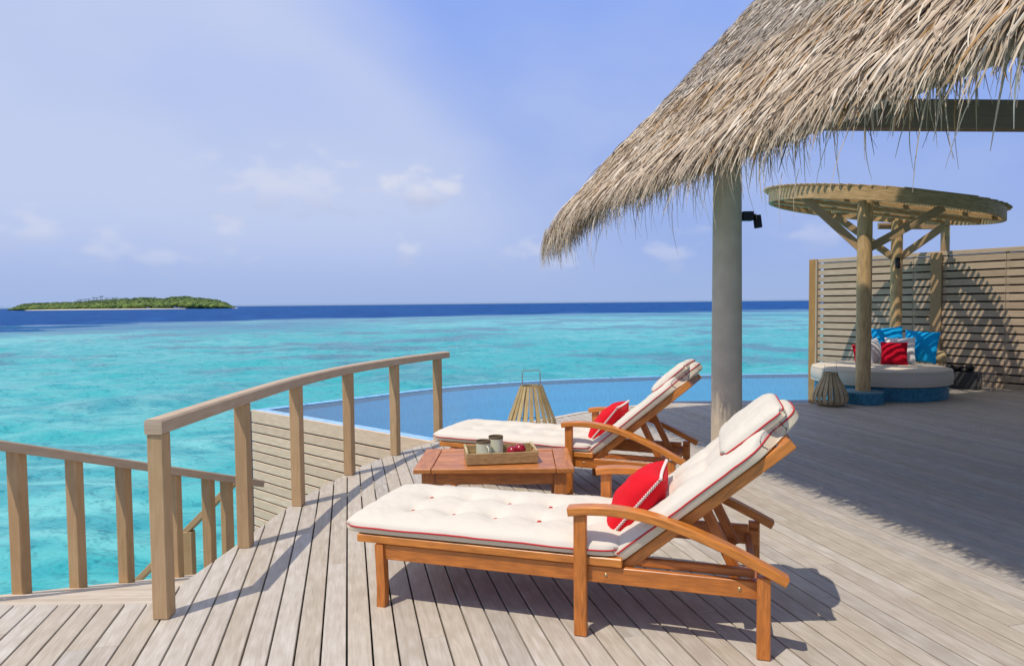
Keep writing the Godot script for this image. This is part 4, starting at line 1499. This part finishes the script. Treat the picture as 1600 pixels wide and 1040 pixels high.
func build_pavilion() -> void:
	var t := thing("thatched_pavilion", "open pavilion with a shaggy thatched roof on a round grey column", "pavilion")
	# the thick body of the thatch, both slopes
	var core := S()
	var down := -INWARD - Vector3(0, PITCH, 0)
	down = down.normalized()
	var a0 := -2.2
	var thick := 0.26
	var wob := FastNoiseLite.new()
	wob.seed = 301
	wob.frequency = 0.9
	var na := 60
	var nl := 26
	for side in [0, 1]:                       # upper skin, then underside
		var base := core.v.size()
		for i in na + 1:
			for j in nl * 2 + 1:
				var l := EAVE_L + 2.0 * RIDGE * j / (nl * 2.0)
				var a := lerpf(a0, roof_end(l), float(i) / na)
				var in_from := minf(l - EAVE_L, 2.0 * RIDGE - (l - EAVE_L))
				var lift := wob.get_noise_2d(a, l) * 0.05 - (0.03 if side == 0 else lerpf(0.09, thick * 1.25, ss(0.0, 0.9, in_from)))
				var edge := ss(-0.25, 0.0, a - roof_end(l))
				if side == 0:
					lift -= 0.10 * edge * edge + 0.03 * (1.0 - ss(0.0, 0.22, in_from))
				var p := roof_at(l, a, lift)
				var nn := (Vector3.UP - INWARD * PITCH if l <= EAVE_L + RIDGE else Vector3.UP + INWARD * PITCH).normalized()
				core.vert(p, nn if side == 0 else -nn, Vector2(a, l))
		for i in na:
			for j in nl * 2:
				var q := base + i * (nl * 2 + 1) + j
				core.face(q, q + 1, q + nl * 2 + 2)
				core.face(q, q + nl * 2 + 2, q + nl * 2 + 1)
	var w := nl * 2 + 1
	var half := (na + 1) * w
	for i in na:                              # eave faces
		for j in [0, w - 1]:
			core.quad(core.v[i * w + j], core.v[(i + 1) * w + j], core.v[half + (i + 1) * w + j], core.v[half + i * w + j], -INWARD if j == 0 else INWARD, Vector2(i * 0.2, 0), Vector2(i * 0.2 + 0.2, 0), Vector2(i * 0.2 + 0.2, 0.3), Vector2(i * 0.2, 0.3))
	for i in [0, na]:
		for j in w - 1:
			core.quad(core.v[i * w + j], core.v[i * w + j + 1], core.v[half + i * w + j + 1], core.v[half + i * w + j], EAVE if i == 0 else -EAVE, Vector2(j * 0.2, 0), Vector2(j * 0.2 + 0.2, 0), Vector2(j * 0.2 + 0.2, 0.3), Vector2(j * 0.2, 0.3))
	obj("roof", core, M.thatch_core, t)
	# straw laid in courses over the slope
	var normal := (Vector3.UP - INWARD * PITCH).normalized()
	var xfs := []
	var cols := []
	var place := func(p: Vector3, dir: Vector3, nrm: Vector3, len: float, wid: float) -> Transform3D:
		var x := dir.normalized()
		var z := x.cross(nrm).normalized()
		var y := z.cross(x)
		return Transform3D(Basis(x * len, y * len, z * wid), p)
	var slope_len := sqrt(1.0 + PITCH * PITCH)
	for i in 62000:
		var l := EAVE_L + 0.18 + pow(rng.randf(), 0.9) * 3.6
		var a := rng.randf_range(0.6, GABLE + 0.03)
		if a > roof_end(l):
			continue
		var d := down + EAVE * rng.randfn(0.0, 0.34) + normal * rng.randf_range(-0.03, 0.15)
		var near_eave := 1.0 - ss(0.3, 1.1, l - EAVE_L + rng.randfn(0.0, 0.16))
		var len := rng.randf_range(0.10, 0.20) + 0.16 * near_eave * rng.randf()
		xfs.append(place.call(roof_at(l, a, rng.randf_range(-0.05, 0.015)), d, normal + EAVE * rng.randfn(0.0, 0.5), len, rng.randf_range(0.008, 0.016)))
		cols.append(straw(1.0 - near_eave * 0.9))
	many("straw_course", blade(0.06, 0.35), M.thatch, xfs, cols, t)
	# coarser straw over the parts that lie outside the view
	xfs = []
	cols = []
	for i in 9000:
		var l := EAVE_L + rng.randf() * 2.0 * RIDGE
		var a := rng.randf_range(-2.2, GABLE)
		if l < EAVE_L + 3.7 and a > 0.6 or a > roof_end(l):
			continue
		var dn := down if l < EAVE_L + RIDGE else (INWARD - Vector3(0, PITCH, 0)).normalized()
		var nr := normal if l < EAVE_L + RIDGE else (Vector3.UP + INWARD * PITCH).normalized()
		xfs.append(place.call(roof_at(l, a), dn + EAVE * rng.randfn(0.0, 0.25) + nr * 0.06, nr, rng.randf_range(0.25, 0.5), rng.randf_range(0.02, 0.04)))
		cols.append(straw(0.7))
	many("ridge_straw", blade(0.06, 0.3), M.thatch, xfs, cols, t)
	# shaggy fringe along the eave
	xfs = []
	cols = []
	for i in 19000:
		var a := rng.randf_range(-1.0, GABLE + 0.06)
		var back := pow(rng.randf(), 1.5) * 0.95
		var l := EAVE_L + 0.05 + back
		var d := down + EAVE * rng.randfn(0.0, 0.27) + normal * rng.randf_range(-0.06, 0.20)
		var len := rng.randf_range(0.22, 0.44)
		xfs.append(place.call(roof_at(l, a, rng.randf_range(-0.02, 0.03)), d, normal + EAVE * rng.randfn(0.0, 0.6), len, rng.randf_range(0.009, 0.021)))
		cols.append(straw(0.05))
	many("eave_straw", blade(0.22, 0.35), M.thatch, xfs, cols, t)
	xfs = []
	cols = []
	for i in 5200:
		var a := rng.randf_range(-1.0, GABLE + 0.10)
		var clump := wob.get_noise_2d(a * 5.0, 7.0)
		if rng.randf() > 0.55 + clump * 1.1:
			continue
		var l := EAVE_L + rng.randf_range(-0.06, 0.30)
		var lift := rng.randf_range(-0.10, 0.0) - maxf(0.0, l - EAVE_L) * 0.5
		var d := Vector3.DOWN * rng.randf_range(0.7, 1.5) - INWARD * rng.randf_range(0.0, 0.75) + EAVE * rng.randfn(0.0, 0.24)
		var len := rng.randf_range(0.14, 0.30) * (1.0 + clump * 0.6)
		if rng.randf() < 0.10:
			len *= rng.randf_range(1.2, 1.9)
		xfs.append(place.call(roof_at(l, a, lift), d, -INWARD + Vector3.UP * 0.2 + EAVE * rng.randfn(0.0, 0.5), len, rng.randf_range(0.006, 0.013)))
		cols.append(straw(0.0))
	# single long straws that have worked loose
	for i in 170:
		var a := rng.randf_range(-0.5, GABLE)
		var d := Vector3.DOWN + INWARD * rng.randfn(0.0, 0.12) + EAVE * rng.randfn(0.0, 0.14)
		xfs.append(place.call(roof_at(EAVE_L + rng.randf_range(-0.05, 0.4), a, rng.randf_range(-0.35, -0.05)), d, -INWARD, rng.randf_range(0.22, 0.42), rng.randf_range(0.004, 0.008)))
		cols.append(straw(0.1))
	# a thicker brush of straw where the eave meets the gable
	for i in 1500:
		var a := GABLE + 0.12 - pow(rng.randf(), 1.6) * 0.9
		var l := EAVE_L + rng.randf_range(-0.24, 0.25)
		var d := Vector3.DOWN * rng.randf_range(0.8, 1.4) - INWARD * rng.randf_range(-0.05, 0.40) + EAVE * rng.randf_range(-0.30, 0.22)
		xfs.append(place.call(roof_at(l, a, rng.randf_range(-0.12, 0.02) - maxf(0.0, l - EAVE_L) * 0.4), d, -INWARD + Vector3.UP * 0.2 + EAVE * rng.randfn(0.0, 0.5), rng.randf_range(0.18, 0.40), rng.randf_range(0.006, 0.013)))
		cols.append(straw(0.0))
	# and round the gable end
	for i in 5200:
		var l := EAVE_L + pow(rng.randf(), 1.3) * 4.4
		var a := roof_end(l) + rng.randf_range(-0.05, 0.07)
		var d := down * rng.randf_range(0.6, 1.2) - EAVE * rng.randf_range(0.0, 0.5) + Vector3.DOWN * rng.randf_range(0.0, 0.5) + normal * rng.randf_range(-0.05, 0.15)
		xfs.append(place.call(roof_at(l, a, rng.randf_range(-0.28, 0.0)), d, normal - EAVE * 0.6, rng.randf_range(0.10, 0.26), rng.randf_range(0.006, 0.013)))
		cols.append(straw(0.45))
	many("hanging_straw", blade(0.10, 0.35), M.thatch, xfs, cols, t)
	# column, eave beam, tie beam, rafters
	var cx := 1.865
	var cz := -5.88
	var col := S()
	col.lathe([Vector2(0.134, 0.0), Vector2(0.134, 0.02), Vector2(0.131, 0.03), Vector2(0.129, 0.6), Vector2(0.117, 2.61)], 40, Vector3(cx, 0, cz))
	obj("column", col, M.column, t)
	var cl := 3.16
	var bm := S()
	bm.bar(INWARD * cl - EAVE * (GABLE - 0.25) + Vector3(0, 2.745, 0), INWARD * cl - EAVE * -2.1 + Vector3(0, 2.745, 0), 0.10, 0.29)
	obj("eave_beam", bm, M.beam, t)
	var b2 := S()
	b2.bar(INWARD * (2.0 * (EAVE_L + RIDGE) - cl) - EAVE * 6.5 + Vector3(0, 2.745, 0), INWARD * (2.0 * (EAVE_L + RIDGE) - cl) - EAVE * -2.1 + Vector3(0, 2.745, 0), 0.10, 0.29)
	obj("eave_beam", b2, M.beam, t)
	var tb := S()
	tb.bar(Vector3(2.28, 2.765, -4.98), Vector3(11.3, 2.765, -5.55), 0.10, 0.21)
	obj("tie_beam", tb, M.tie, t)
	for p in [[INWARD * cl - EAVE * -1.6], [INWARD * (2.0 * (EAVE_L + RIDGE) - cl) - EAVE * 6.0], [INWARD * (2.0 * (EAVE_L + RIDGE) - cl) - EAVE * -1.6]]:
		var c2 := S()
		c2.lathe([Vector2(0.129, 0.0), Vector2(0.129, 0.6), Vector2(0.117, 2.61)], 24, p[0])
		obj("column", c2, M.column, t)
	for k in 6:
		var a := 6.3 - k * 1.5
		for sg in [0, 1]:
			var r := S()
			var p := roof_at(EAVE_L + 0.5 if sg == 0 else EAVE_L + 2.0 * RIDGE - 0.5, a, -0.43)
			var q := roof_at(EAVE_L + RIDGE, a, -0.43)
			r.bar(p, q, 0.08, 0.12)
			obj("rafter", r, M.tie, t)
	# spotlight on the column
	var sp := thing("spotlight", "small black spotlight on a bracket on the grey column", "spotlight", Vector3(cx + 0.12, 2.15, cz))
	var bxs := S()
	bxs.box(at(0.052, 0.0, 0.0), Vector3(0.095, 0.078, 0.078), 0.005)
	obj("bracket_box", bxs, M.black, sp)
	var arm := S()
	arm.tube([Vector3(0.09, 0.012, 0), Vector3(0.13, 0.012, 0)], 0.008, 8)
	obj("arm", arm, M.black, sp)
	var head := S()
	head.lathe([Vector2(0.001, -0.058), Vector2(0.032, -0.056), Vector2(0.034, -0.052), Vector2(0.034, 0.05), Vector2(0.030, 0.054), Vector2(0.001, 0.054)], 20)
	put("lamp_head", head.mesh(), M.black, sp, at(0.142, -0.045, 0.0, Basis(Vector3(0, 0, 1), 0.13)))

# ------------------------------------------------------------------ privacy fence
const FENCE_A := Vector3(5.93, 0, -13.32)
const FENCE_D := Vector3(0.562, 0, 0.827)

func build_fence() -> void:
	var t := thing("privacy_fence", "tall screen of horizontal weathered slats behind the daybed", "fence")
	var nrm := Vector3(-FENCE_D.z, 0, FENCE_D.x)     # towards the deck
	var ep := S()
	ep.box(Transform3D(Basis(FENCE_D, Vector3.UP, -nrm), FENCE_A + Vector3(0, 0.71, 0)), Vector3(0.14, 3.02, 0.12), 0.006)
	obj("end_post", ep, M.fence_post, t)
	var top := 2.22
	var runs := [0.066, 0.92, 1.86, 2.32, 3.24, 4.55, 6.0, 7.5, 9.0, 10.6]
	var pitch := 0.128
	for k in runs.size() - 1:
		var a: float = runs[k]
		var b: float = runs[k + 1]
		var mid := FENCE_A + FENCE_D * (a + b) * 0.5
		for row in 17:
			if a > 4.0 and row > 16:
				continue
			var y := top - 0.09 - row * pitch
			var s := S()
			s.box(Transform3D(Basis(FENCE_D, Vector3.UP, -nrm), mid + nrm * (0.0 + rng.randf() * 0.003) + Vector3(0, y - 0.052, 0)), Vector3(b - a - 0.004, 0.102, 0.022), 0.003)
			obj("slat", s, M.fence[(row * 2 + k) % 3], t)
		var post := S()
		post.box(Transform3D(Basis(FENCE_D, Vector3.UP, -nrm), FENCE_A + FENCE_D * a - nrm * 0.05 + Vector3(0, 0.9, 0)), Vector3(0.06, 2.5, 0.06), 0.004)
		obj("stud", post, M.fence[1], t)
	var bk := S()
	bk.box(Transform3D(Basis(FENCE_D, Vector3.UP, -nrm), FENCE_A + FENCE_D * 5.35 - nrm * 0.095 + Vector3(0, 1.05, 0)), Vector3(10.4, 2.2, 0.02), 0.002)
	obj("backing", bk, M.dark_wood, t)
	var cap := S()
	cap.box(Transform3D(Basis(FENCE_D, Vector3.UP, -nrm), FENCE_A + FENCE_D * 5.35 + Vector3(0, top - 0.035, 0)), Vector3(10.5, 0.07, 0.05), 0.004)
	obj("top_rail", cap, M.fence[2], t)
	for f in [[0.085, 0.03, 0.06], [2.24, 0.17, 0.04]]:
		var pl := S()
		pl.box(Transform3D(Basis(FENCE_D, Vector3.UP, -nrm), FENCE_A + FENCE_D * f[0] + nrm * 0.035 + Vector3(0, 1.06, 0)), Vector3(f[1], 2.28, f[2]), 0.004)
		obj("batten", pl, M.fence[0] if f[1] < 0.1 else M.post2, t)

# ------------------------------------------------------------------ gazebo and daybed
const GZ := Vector3(5.571, 2.737, -10.318)

func disc_y(x: float, z: float) -> float:
	return GZ.y - 0.129 * (x - GZ.x) - 0.083 * (z - GZ.z)

func build_gazebo() -> void:
	var t := thing("round_gazebo", "timber gazebo with a round slatted roof over the daybed", "gazebo")
	var r := 1.545
	var ring := S()
	var pts := []
	var ups := []
	for k in 72:
		var a := TAU * k / 72
		var x := GZ.x + cos(a) * r
		var z := GZ.z + sin(a) * r
		pts.append(Vector3(x, disc_y(x, z) + 0.085, z))
	ring.sweep(pts, [Vector2(-0.022, -0.085), Vector2(0.022, -0.085), Vector2(0.022, 0.085), Vector2(-0.022, 0.085)], [], false, false, true)
	obj("ring_fascia", ring, M.pine, t)
	var tilt_x := Vector3(1, -0.129, 0).normalized()
	var tilt_z := Vector3(0, -0.083, 1).normalized()
	var tilt_y := tilt_z.cross(tilt_x).normalized()
	# joists inside the ring, running away from the camera
	for k in 7:
		var x := -1.26 + k * 0.42
		var half := sqrt(r * r - x * x) - 0.03
		var s := S()
		s.bar(Vector3(GZ.x + x, disc_y(GZ.x + x, GZ.z - half) + 0.115, GZ.z - half), Vector3(GZ.x + x, disc_y(GZ.x + x, GZ.z + half) + 0.115, GZ.z + half), 0.05, 0.10)
		obj("joist", s, M.pine, t)
	for zz in [-0.62, 0.0, 0.62]:
		var half := sqrt(r * r - zz * zz) - 0.03
		var s := S()
		s.bar(Vector3(GZ.x - half, disc_y(GZ.x - half, GZ.z + zz) + 0.05, GZ.z + zz), Vector3(GZ.x + half, disc_y(GZ.x + half, GZ.z + zz) + 0.05, GZ.z + zz), 0.07, 0.07)
		obj("beam", s, M.pine, t)
	# roof slats, cut to a slightly larger circle
	var n := 45
	var R := 1.665
	for k in n:
		var z := -R + (k + 0.5) * 2.0 * R / n
		var half := sqrt(maxf(0.02, r * r - z * z)) * R / r + rng.randf_range(-0.012, 0.012)
		if absf(z) > r - 0.01:
			continue
		var s := S()
		var c := Vector3(GZ.x, disc_y(GZ.x, GZ.z + z) + 0.187, GZ.z + z)
		s.box(Transform3D(Basis(tilt_x, tilt_y, tilt_x.cross(tilt_y)), c), Vector3(half * 2.0, 0.024, 0.036), 0.003)
		obj("roof_slat", s, M.pine_slat, t)
	# posts and braces
	var front := Vector3(4.84, 0.17, -9.32)
	var rear := Vector3(6.47, 0.0, -11.42)
	for q in [[front, 0.095], [rear, 0.09]]:
		var s := S()
		var p: Vector3 = q[0]
		var top := disc_y(p.x, p.z) + 0.02
		s.lathe([Vector2(q[1], p.y), Vector2(q[1], top - 0.01), Vector2(q[1] - 0.01, top), Vector2(0.001, top)], 28, Vector3(p.x, 0, p.z))
		obj("post", s, M.pine_pole, t)
	var ends := [[front, Vector3(4.18, 0, -9.72)], [front, Vector3(5.72, 0, -9.02)], [rear, Vector3(5.55, 0, -11.70)], [rear, Vector3(6.98, 0, -10.90)]]
	for e in ends:
		var p: Vector3 = e[0]
		var q: Vector3 = e[1]
		q.y = disc_y(q.x, q.z) + 0.02
		var dir := Vector3(q.x - p.x, 0, q.z - p.z).normalized()
		var s := S()
		s.bar(Vector3(p.x, 2.12, p.z) + dir * 0.04, q, 0.06, 0.11)
		obj("brace", s, M.post2, t)
	var ps := S()
	ps.box(at(7.33, 1.35, -11.50), Vector3(0.10, 2.66, 0.10))
	obj("square_post", ps, M.post2, t)
	var bs := S()
	bs.bar(Vector3(7.33, 2.50, -11.46), Vector3(6.80, 2.70, -10.62), 0.06, 0.10)
	obj("brace", bs, M.post2, t)
	var b3 := S()
	b3.bar(Vector3(7.33, 2.64, -11.46), Vector3(6.2, 2.66, -11.5), 0.06, 0.10)
	obj("brace", b3, M.post2, t)
	var lamp := thing("post_lamp", "small dark cylindrical lamp on the rear gazebo post", "lamp", Vector3(6.42, 2.03, -11.30))
	var ls := S()
	ls.lathe([Vector2(0.001, -0.09), Vector2(0.035, -0.09), Vector2(0.038, -0.08), Vector2(0.038, 0.08), Vector2(0.03, 0.09), Vector2(0.001, 0.09)], 16)
	obj("housing", ls, M.black, lamp)
	var lb := S()
	lb.box(at(0.02, 0, -0.035), Vector3(0.03, 0.06, 0.05))
	obj("bracket", lb, M.black, lamp)

func build_daybed() -> void:
	var c := Vector3(5.55, 0, -10.22)
	var r := 0.94
	var t := thing("daybed", "round daybed with cream mattress on a base of turquoise mosaic", "daybed", c)
	var core := S()
	core.lathe([Vector2(r - 0.05, 0.0), Vector2(r - 0.05, 0.192), Vector2(0.01, 0.192)], 48)
	obj("base", core, M.grout, t)
	var lobe := Vector3(4.84, 0, -9.32) - c
	var lb := S()
	lb.lathe([Vector2(0.255, 0.0), Vector2(0.255, 0.168), Vector2(0.001, 0.169)], 32, lobe)
	obj("post_plinth", lb, M.grout, t)
	var tb := Shape.new()
	tb.box(Transform3D(), Vector3(0.027, 0.027, 0.008), 0.002)
	var tile := tb.mesh()
	var xfs := []
	var cols := []
	for row in 6:
		var y := 0.018 + row * 0.0305
		for q in [[Vector3.ZERO, r - 0.048], [lobe, 0.257]]:
			var n := int(TAU * q[1] / 0.0305)
			for k in n:
				var a := TAU * k / n
				var d := Vector3(cos(a), 0, sin(a))
				var p: Vector3 = q[0] + d * float(q[1])
				if q[0] == Vector3.ZERO and p.distance_to(lobe) < 0.26 or q[0] != Vector3.ZERO and p.length() < r - 0.05:
					continue
				if q[0] != Vector3.ZERO and row == 5:
					continue
				xfs.append(Transform3D(Basis(d.cross(Vector3.UP), Vector3.UP, -d).rotated(d, 0.0), Vector3(p.x, y, p.z)))
				cols.append(Color(0.014, 0.15, 0.25).lerp(Color(0.03, 0.26, 0.38), rng.randf()))
	many("mosaic_tile", tile, M.tile, xfs, cols, t)
	var mt := S()
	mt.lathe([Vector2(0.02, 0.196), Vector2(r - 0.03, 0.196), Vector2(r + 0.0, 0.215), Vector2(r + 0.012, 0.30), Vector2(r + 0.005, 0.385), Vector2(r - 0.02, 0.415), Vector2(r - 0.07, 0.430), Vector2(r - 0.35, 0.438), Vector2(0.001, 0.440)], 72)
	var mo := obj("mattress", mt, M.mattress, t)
	for y in [0.215, 0.405]:
		var pp := Shape.new()
		var pts := []
		for k in 72:
			pts.append(Vector3(cos(TAU * k / 72), 0, sin(TAU * k / 72)) * (r + (0.002 if y < 0.3 else -0.006)) + Vector3(0, y, 0))
		pp.tube(pts, 0.006, 6, true)
		obj("seam", pp, M.mattress, mo)
	# cushions heaped against the back
	var g := "cushions heaped on the daybed"
	var face := func(x: float, z: float, y: float, yaw: float, lean: float, roll := 0.0) -> Transform3D:
		return Transform3D(Basis(Vector3.UP, yaw) * Basis(Vector3.RIGHT, -lean) * Basis(Vector3(0, 0, 1), roll), Vector3(x, y, z))
	throw_cushion("left bright blue cushion at the back of the daybed heap", 0.46, 0.15, M.blue, face.call(6.00, -10.80, 0.76, -0.40, 0.28, 0.10), 3, g)
	throw_cushion("right bright blue cushion, the tallest on the daybed", 0.50, 0.15, M.blue, face.call(6.34, -10.50, 0.69, -0.85, 0.22, -0.06), 4, g)
	throw_cushion("white cushion half hidden behind the front red one on the daybed", 0.42, 0.13, M.white_cloth, face.call(5.99, -10.44, 0.635, -0.50, 0.32, 0.02), 5, g)
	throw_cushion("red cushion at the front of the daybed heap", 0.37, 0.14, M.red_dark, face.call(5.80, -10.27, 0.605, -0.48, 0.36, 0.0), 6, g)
	throw_cushion("white cushion leaning sideways at the left of the daybed heap", 0.38, 0.13, M.white_cloth, face.call(5.69, -10.62, 0.62, 0.60, 0.25, 0.15), 7, g)
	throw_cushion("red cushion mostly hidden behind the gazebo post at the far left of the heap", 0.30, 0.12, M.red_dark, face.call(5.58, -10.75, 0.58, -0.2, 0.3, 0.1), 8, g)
	var bo := thing("bolster", "tan round bolster at the right end of the daybed", "bolster", Vector3(6.47, 0.535, -10.42), 0.9)
	var b := S()
	b.lathe([Vector2(0.001, -0.19), Vector2(0.06, -0.185), Vector2(0.092, -0.165), Vector2(0.098, -0.1), Vector2(0.098, 0.1), Vector2(0.092, 0.165), Vector2(0.06, 0.185), Vector2(0.001, 0.19)], 24)
	put("cover", b.mesh(), M.tan_cloth, bo, Transform3D(Basis(Vector3.RIGHT, PI / 2), Vector3.ZERO))
	# dark box and wire basket by the fence
	var px := thing("stone_trough", "low dark grey trough by the fence right of the daybed", "trough", Vector3(7.14, 0, -10.75), -0.85)
	var s := S()
	for e in [[Vector3(0, 0.02, 0), Vector3(0.50, 0.04, 0.26)], [Vector3(0, 0.155, 0.12), Vector3(0.50, 0.23, 0.03)], [Vector3(0, 0.155, -0.12), Vector3(0.50, 0.23, 0.03)], [Vector3(0.235, 0.155, 0), Vector3(0.03, 0.23, 0.21)], [Vector3(-0.235, 0.155, 0), Vector3(0.03, 0.23, 0.21)]]:
		s.box(Transform3D(Basis(), e[0]), e[1], 0.004)
	obj("body", s, M.stone, px)
	var lump := S()
	for k in 9:
		var q := Vector3(rng.randf_range(-0.18, 0.18), 0.27 + rng.randf() * 0.07, rng.randf_range(-0.06, 0.06))
		var pr := []
		for j in 7:
			var th := PI * j / 6.0
			pr.append(Vector2(maxf(0.0005, sin(th) * rng.randf_range(0.045, 0.065)), -cos(th) * 0.05))
		lump.lathe(pr, 9, q)
	obj("dark_pebbles", lump, M.black, px).set_meta("kind", "stuff")
	var wb := thing("wire_basket", "wire mesh basket standing beside the dark grey trough", "basket", Vector3(7.36, 0, -10.52), -0.85)
	var wr := Shape.new()
	for k in 10:
		var y := 0.01 + k * 0.028
		var q := [Vector3(-0.12, y, -0.1), Vector3(0.12, y, -0.1), Vector3(0.12, y, 0.1), Vector3(-0.12, y, 0.1)]
		for j in 4:
			wr.bar(q[j], q[(j + 1) % 4], 0.004, 0.004, Vector3.UP, 0.0005)
	for j in 9:
		var f := -0.12 + j * 0.03
		for z in [-0.1, 0.1]:
			wr.bar(Vector3(f, 0.0, z), Vector3(f, 0.27, z), 0.004, 0.004, Vector3(1, 0, 0), 0.0005)
	for j in 6:
		var f := -0.1 + j * 0.04
		for x in [-0.12, 0.12]:
			wr.bar(Vector3(x, 0.0, f), Vector3(x, 0.27, f), 0.004, 0.004, Vector3(1, 0, 0), 0.0005)
	obj("mesh_sides", wr, M.wire, wb)

# ------------------------------------------------------------------ build
func _ready() -> void:
	rng.seed = 20240611
	# camera
	var cam := Camera3D.new()
	cam.name = "camera"
	var roll := atan(9.0 / 890.0)
	var pitch := atan(46.0 / 1060.0)
	cam.transform = Transform3D(Basis(Vector3.RIGHT, -pitch) * Basis(Vector3(0, 0, 1), -roll), Vector3(0, 1.42, 0))
	cam.fov = rad_to_deg(2.0 * atan(520.0 / 1060.0))
	cam.near = 0.05
	cam.far = 30000.0
	add_child(cam)
	cam.current = true
	# sky and exposure
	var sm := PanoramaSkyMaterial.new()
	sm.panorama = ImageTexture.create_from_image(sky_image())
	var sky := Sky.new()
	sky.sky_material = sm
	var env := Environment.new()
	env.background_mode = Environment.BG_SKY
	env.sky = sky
	env.tonemap_mode = Environment.TONE_MAPPER_LINEAR
	env.tonemap_exposure = 1.0
	env.sdfgi_enabled = true
	env.ssao_enabled = true
	env.ssil_enabled = true
	var we := WorldEnvironment.new()
	we.name = "world_environment"
	we.environment = env
	add_child(we)
	# sun
	var sun := DirectionalLight3D.new()
	sun.name = "sun"
	sun.light_energy = 1.12
	sun.light_color = Color(1.0, 0.955, 0.89)
	sun.light_angular_distance = 0.5
	sun.shadow_enabled = true
	add_child(sun)
	sun.look_at_from_position(Vector3.ZERO, Vector3(0.37, -1.0, -0.355), Vector3(0, 0, -1))
	make_materials()
	# setting
	build_sea()
	build_island()
	build_deck()
	build_pool()
	build_railings()
	build_fence()
	build_pavilion()
	build_gazebo()
	build_daybed()
	# furniture
	var frame1 := Transform3D(Basis(Vector3.UP, -0.2923), Vector3(-0.624, 0, -3.150))
	var frame2 := Transform3D(Basis(Vector3.UP, -0.393), Vector3(-0.465, 0, -5.28))
	var l1 := build_lounger("nearer teak sun lounger with curved armrests, in front of the low table")
	var l2 := copy(l1, "farther teak sun lounger with curved armrests, behind the low table by the pool")
	l1.transform = frame1
	l2.transform = frame2
	var c1 := build_lounger_cushion("cream tufted cushion with red piping on the nearer lounger", 5)
	var c2 := copy(c1, "cream tufted cushion with red piping on the farther lounger by the pool")
	c1.transform = frame1
	c2.transform = frame2
	var h1 := build_head_pillow("cream head pillow with red piping on the nearer lounger")
	var h2 := copy(h1, "cream head pillow with red piping on the farther lounger by the pool")
	h1.transform = frame1
	h2.transform = frame2
	var lean := Transform3D(Basis(Vector3(0, 0, 1), -0.68) * Basis(Vector3.UP, -PI / 2), Vector3(1.165, 0.515, -0.30))
	throw_cushion("red throw cushion with white corded edge on the nearer lounger", 0.37, 0.19, M.red, frame1 * lean, 1, "red throw cushions on the loungers", true)
	throw_cushion("red throw cushion with white corded edge on the farther lounger by the pool", 0.37, 0.18, M.red, frame2 * lean, 2, "red throw cushions on the loungers", true)
	build_table()
	build_tray()
	build_lantern("pale slatted lantern with a tall handle standing behind the farther lounger", Vector3(0.19, 0.0, -6.85), [Vector2(0.17, 0.0), Vector2(0.255, 0.10), Vector2(0.245, 0.22), Vector2(0.18, 0.40), Vector2(0.112, 0.585)], 22, M.bamboo, 0.17, M.metal, 0.040)
	build_lantern("darker onion-shaped slatted lantern on the deck in front of the daybed", Vector3(4.30, 0.0, -9.13), [Vector2(0.11, 0.0), Vector2(0.20, 0.045), Vector2(0.218, 0.13), Vector2(0.165, 0.27), Vector2(0.105, 0.38), Vector2(0.086, 0.45)], 18, M.old_bamboo, 0.12, M.wire, 0.05)
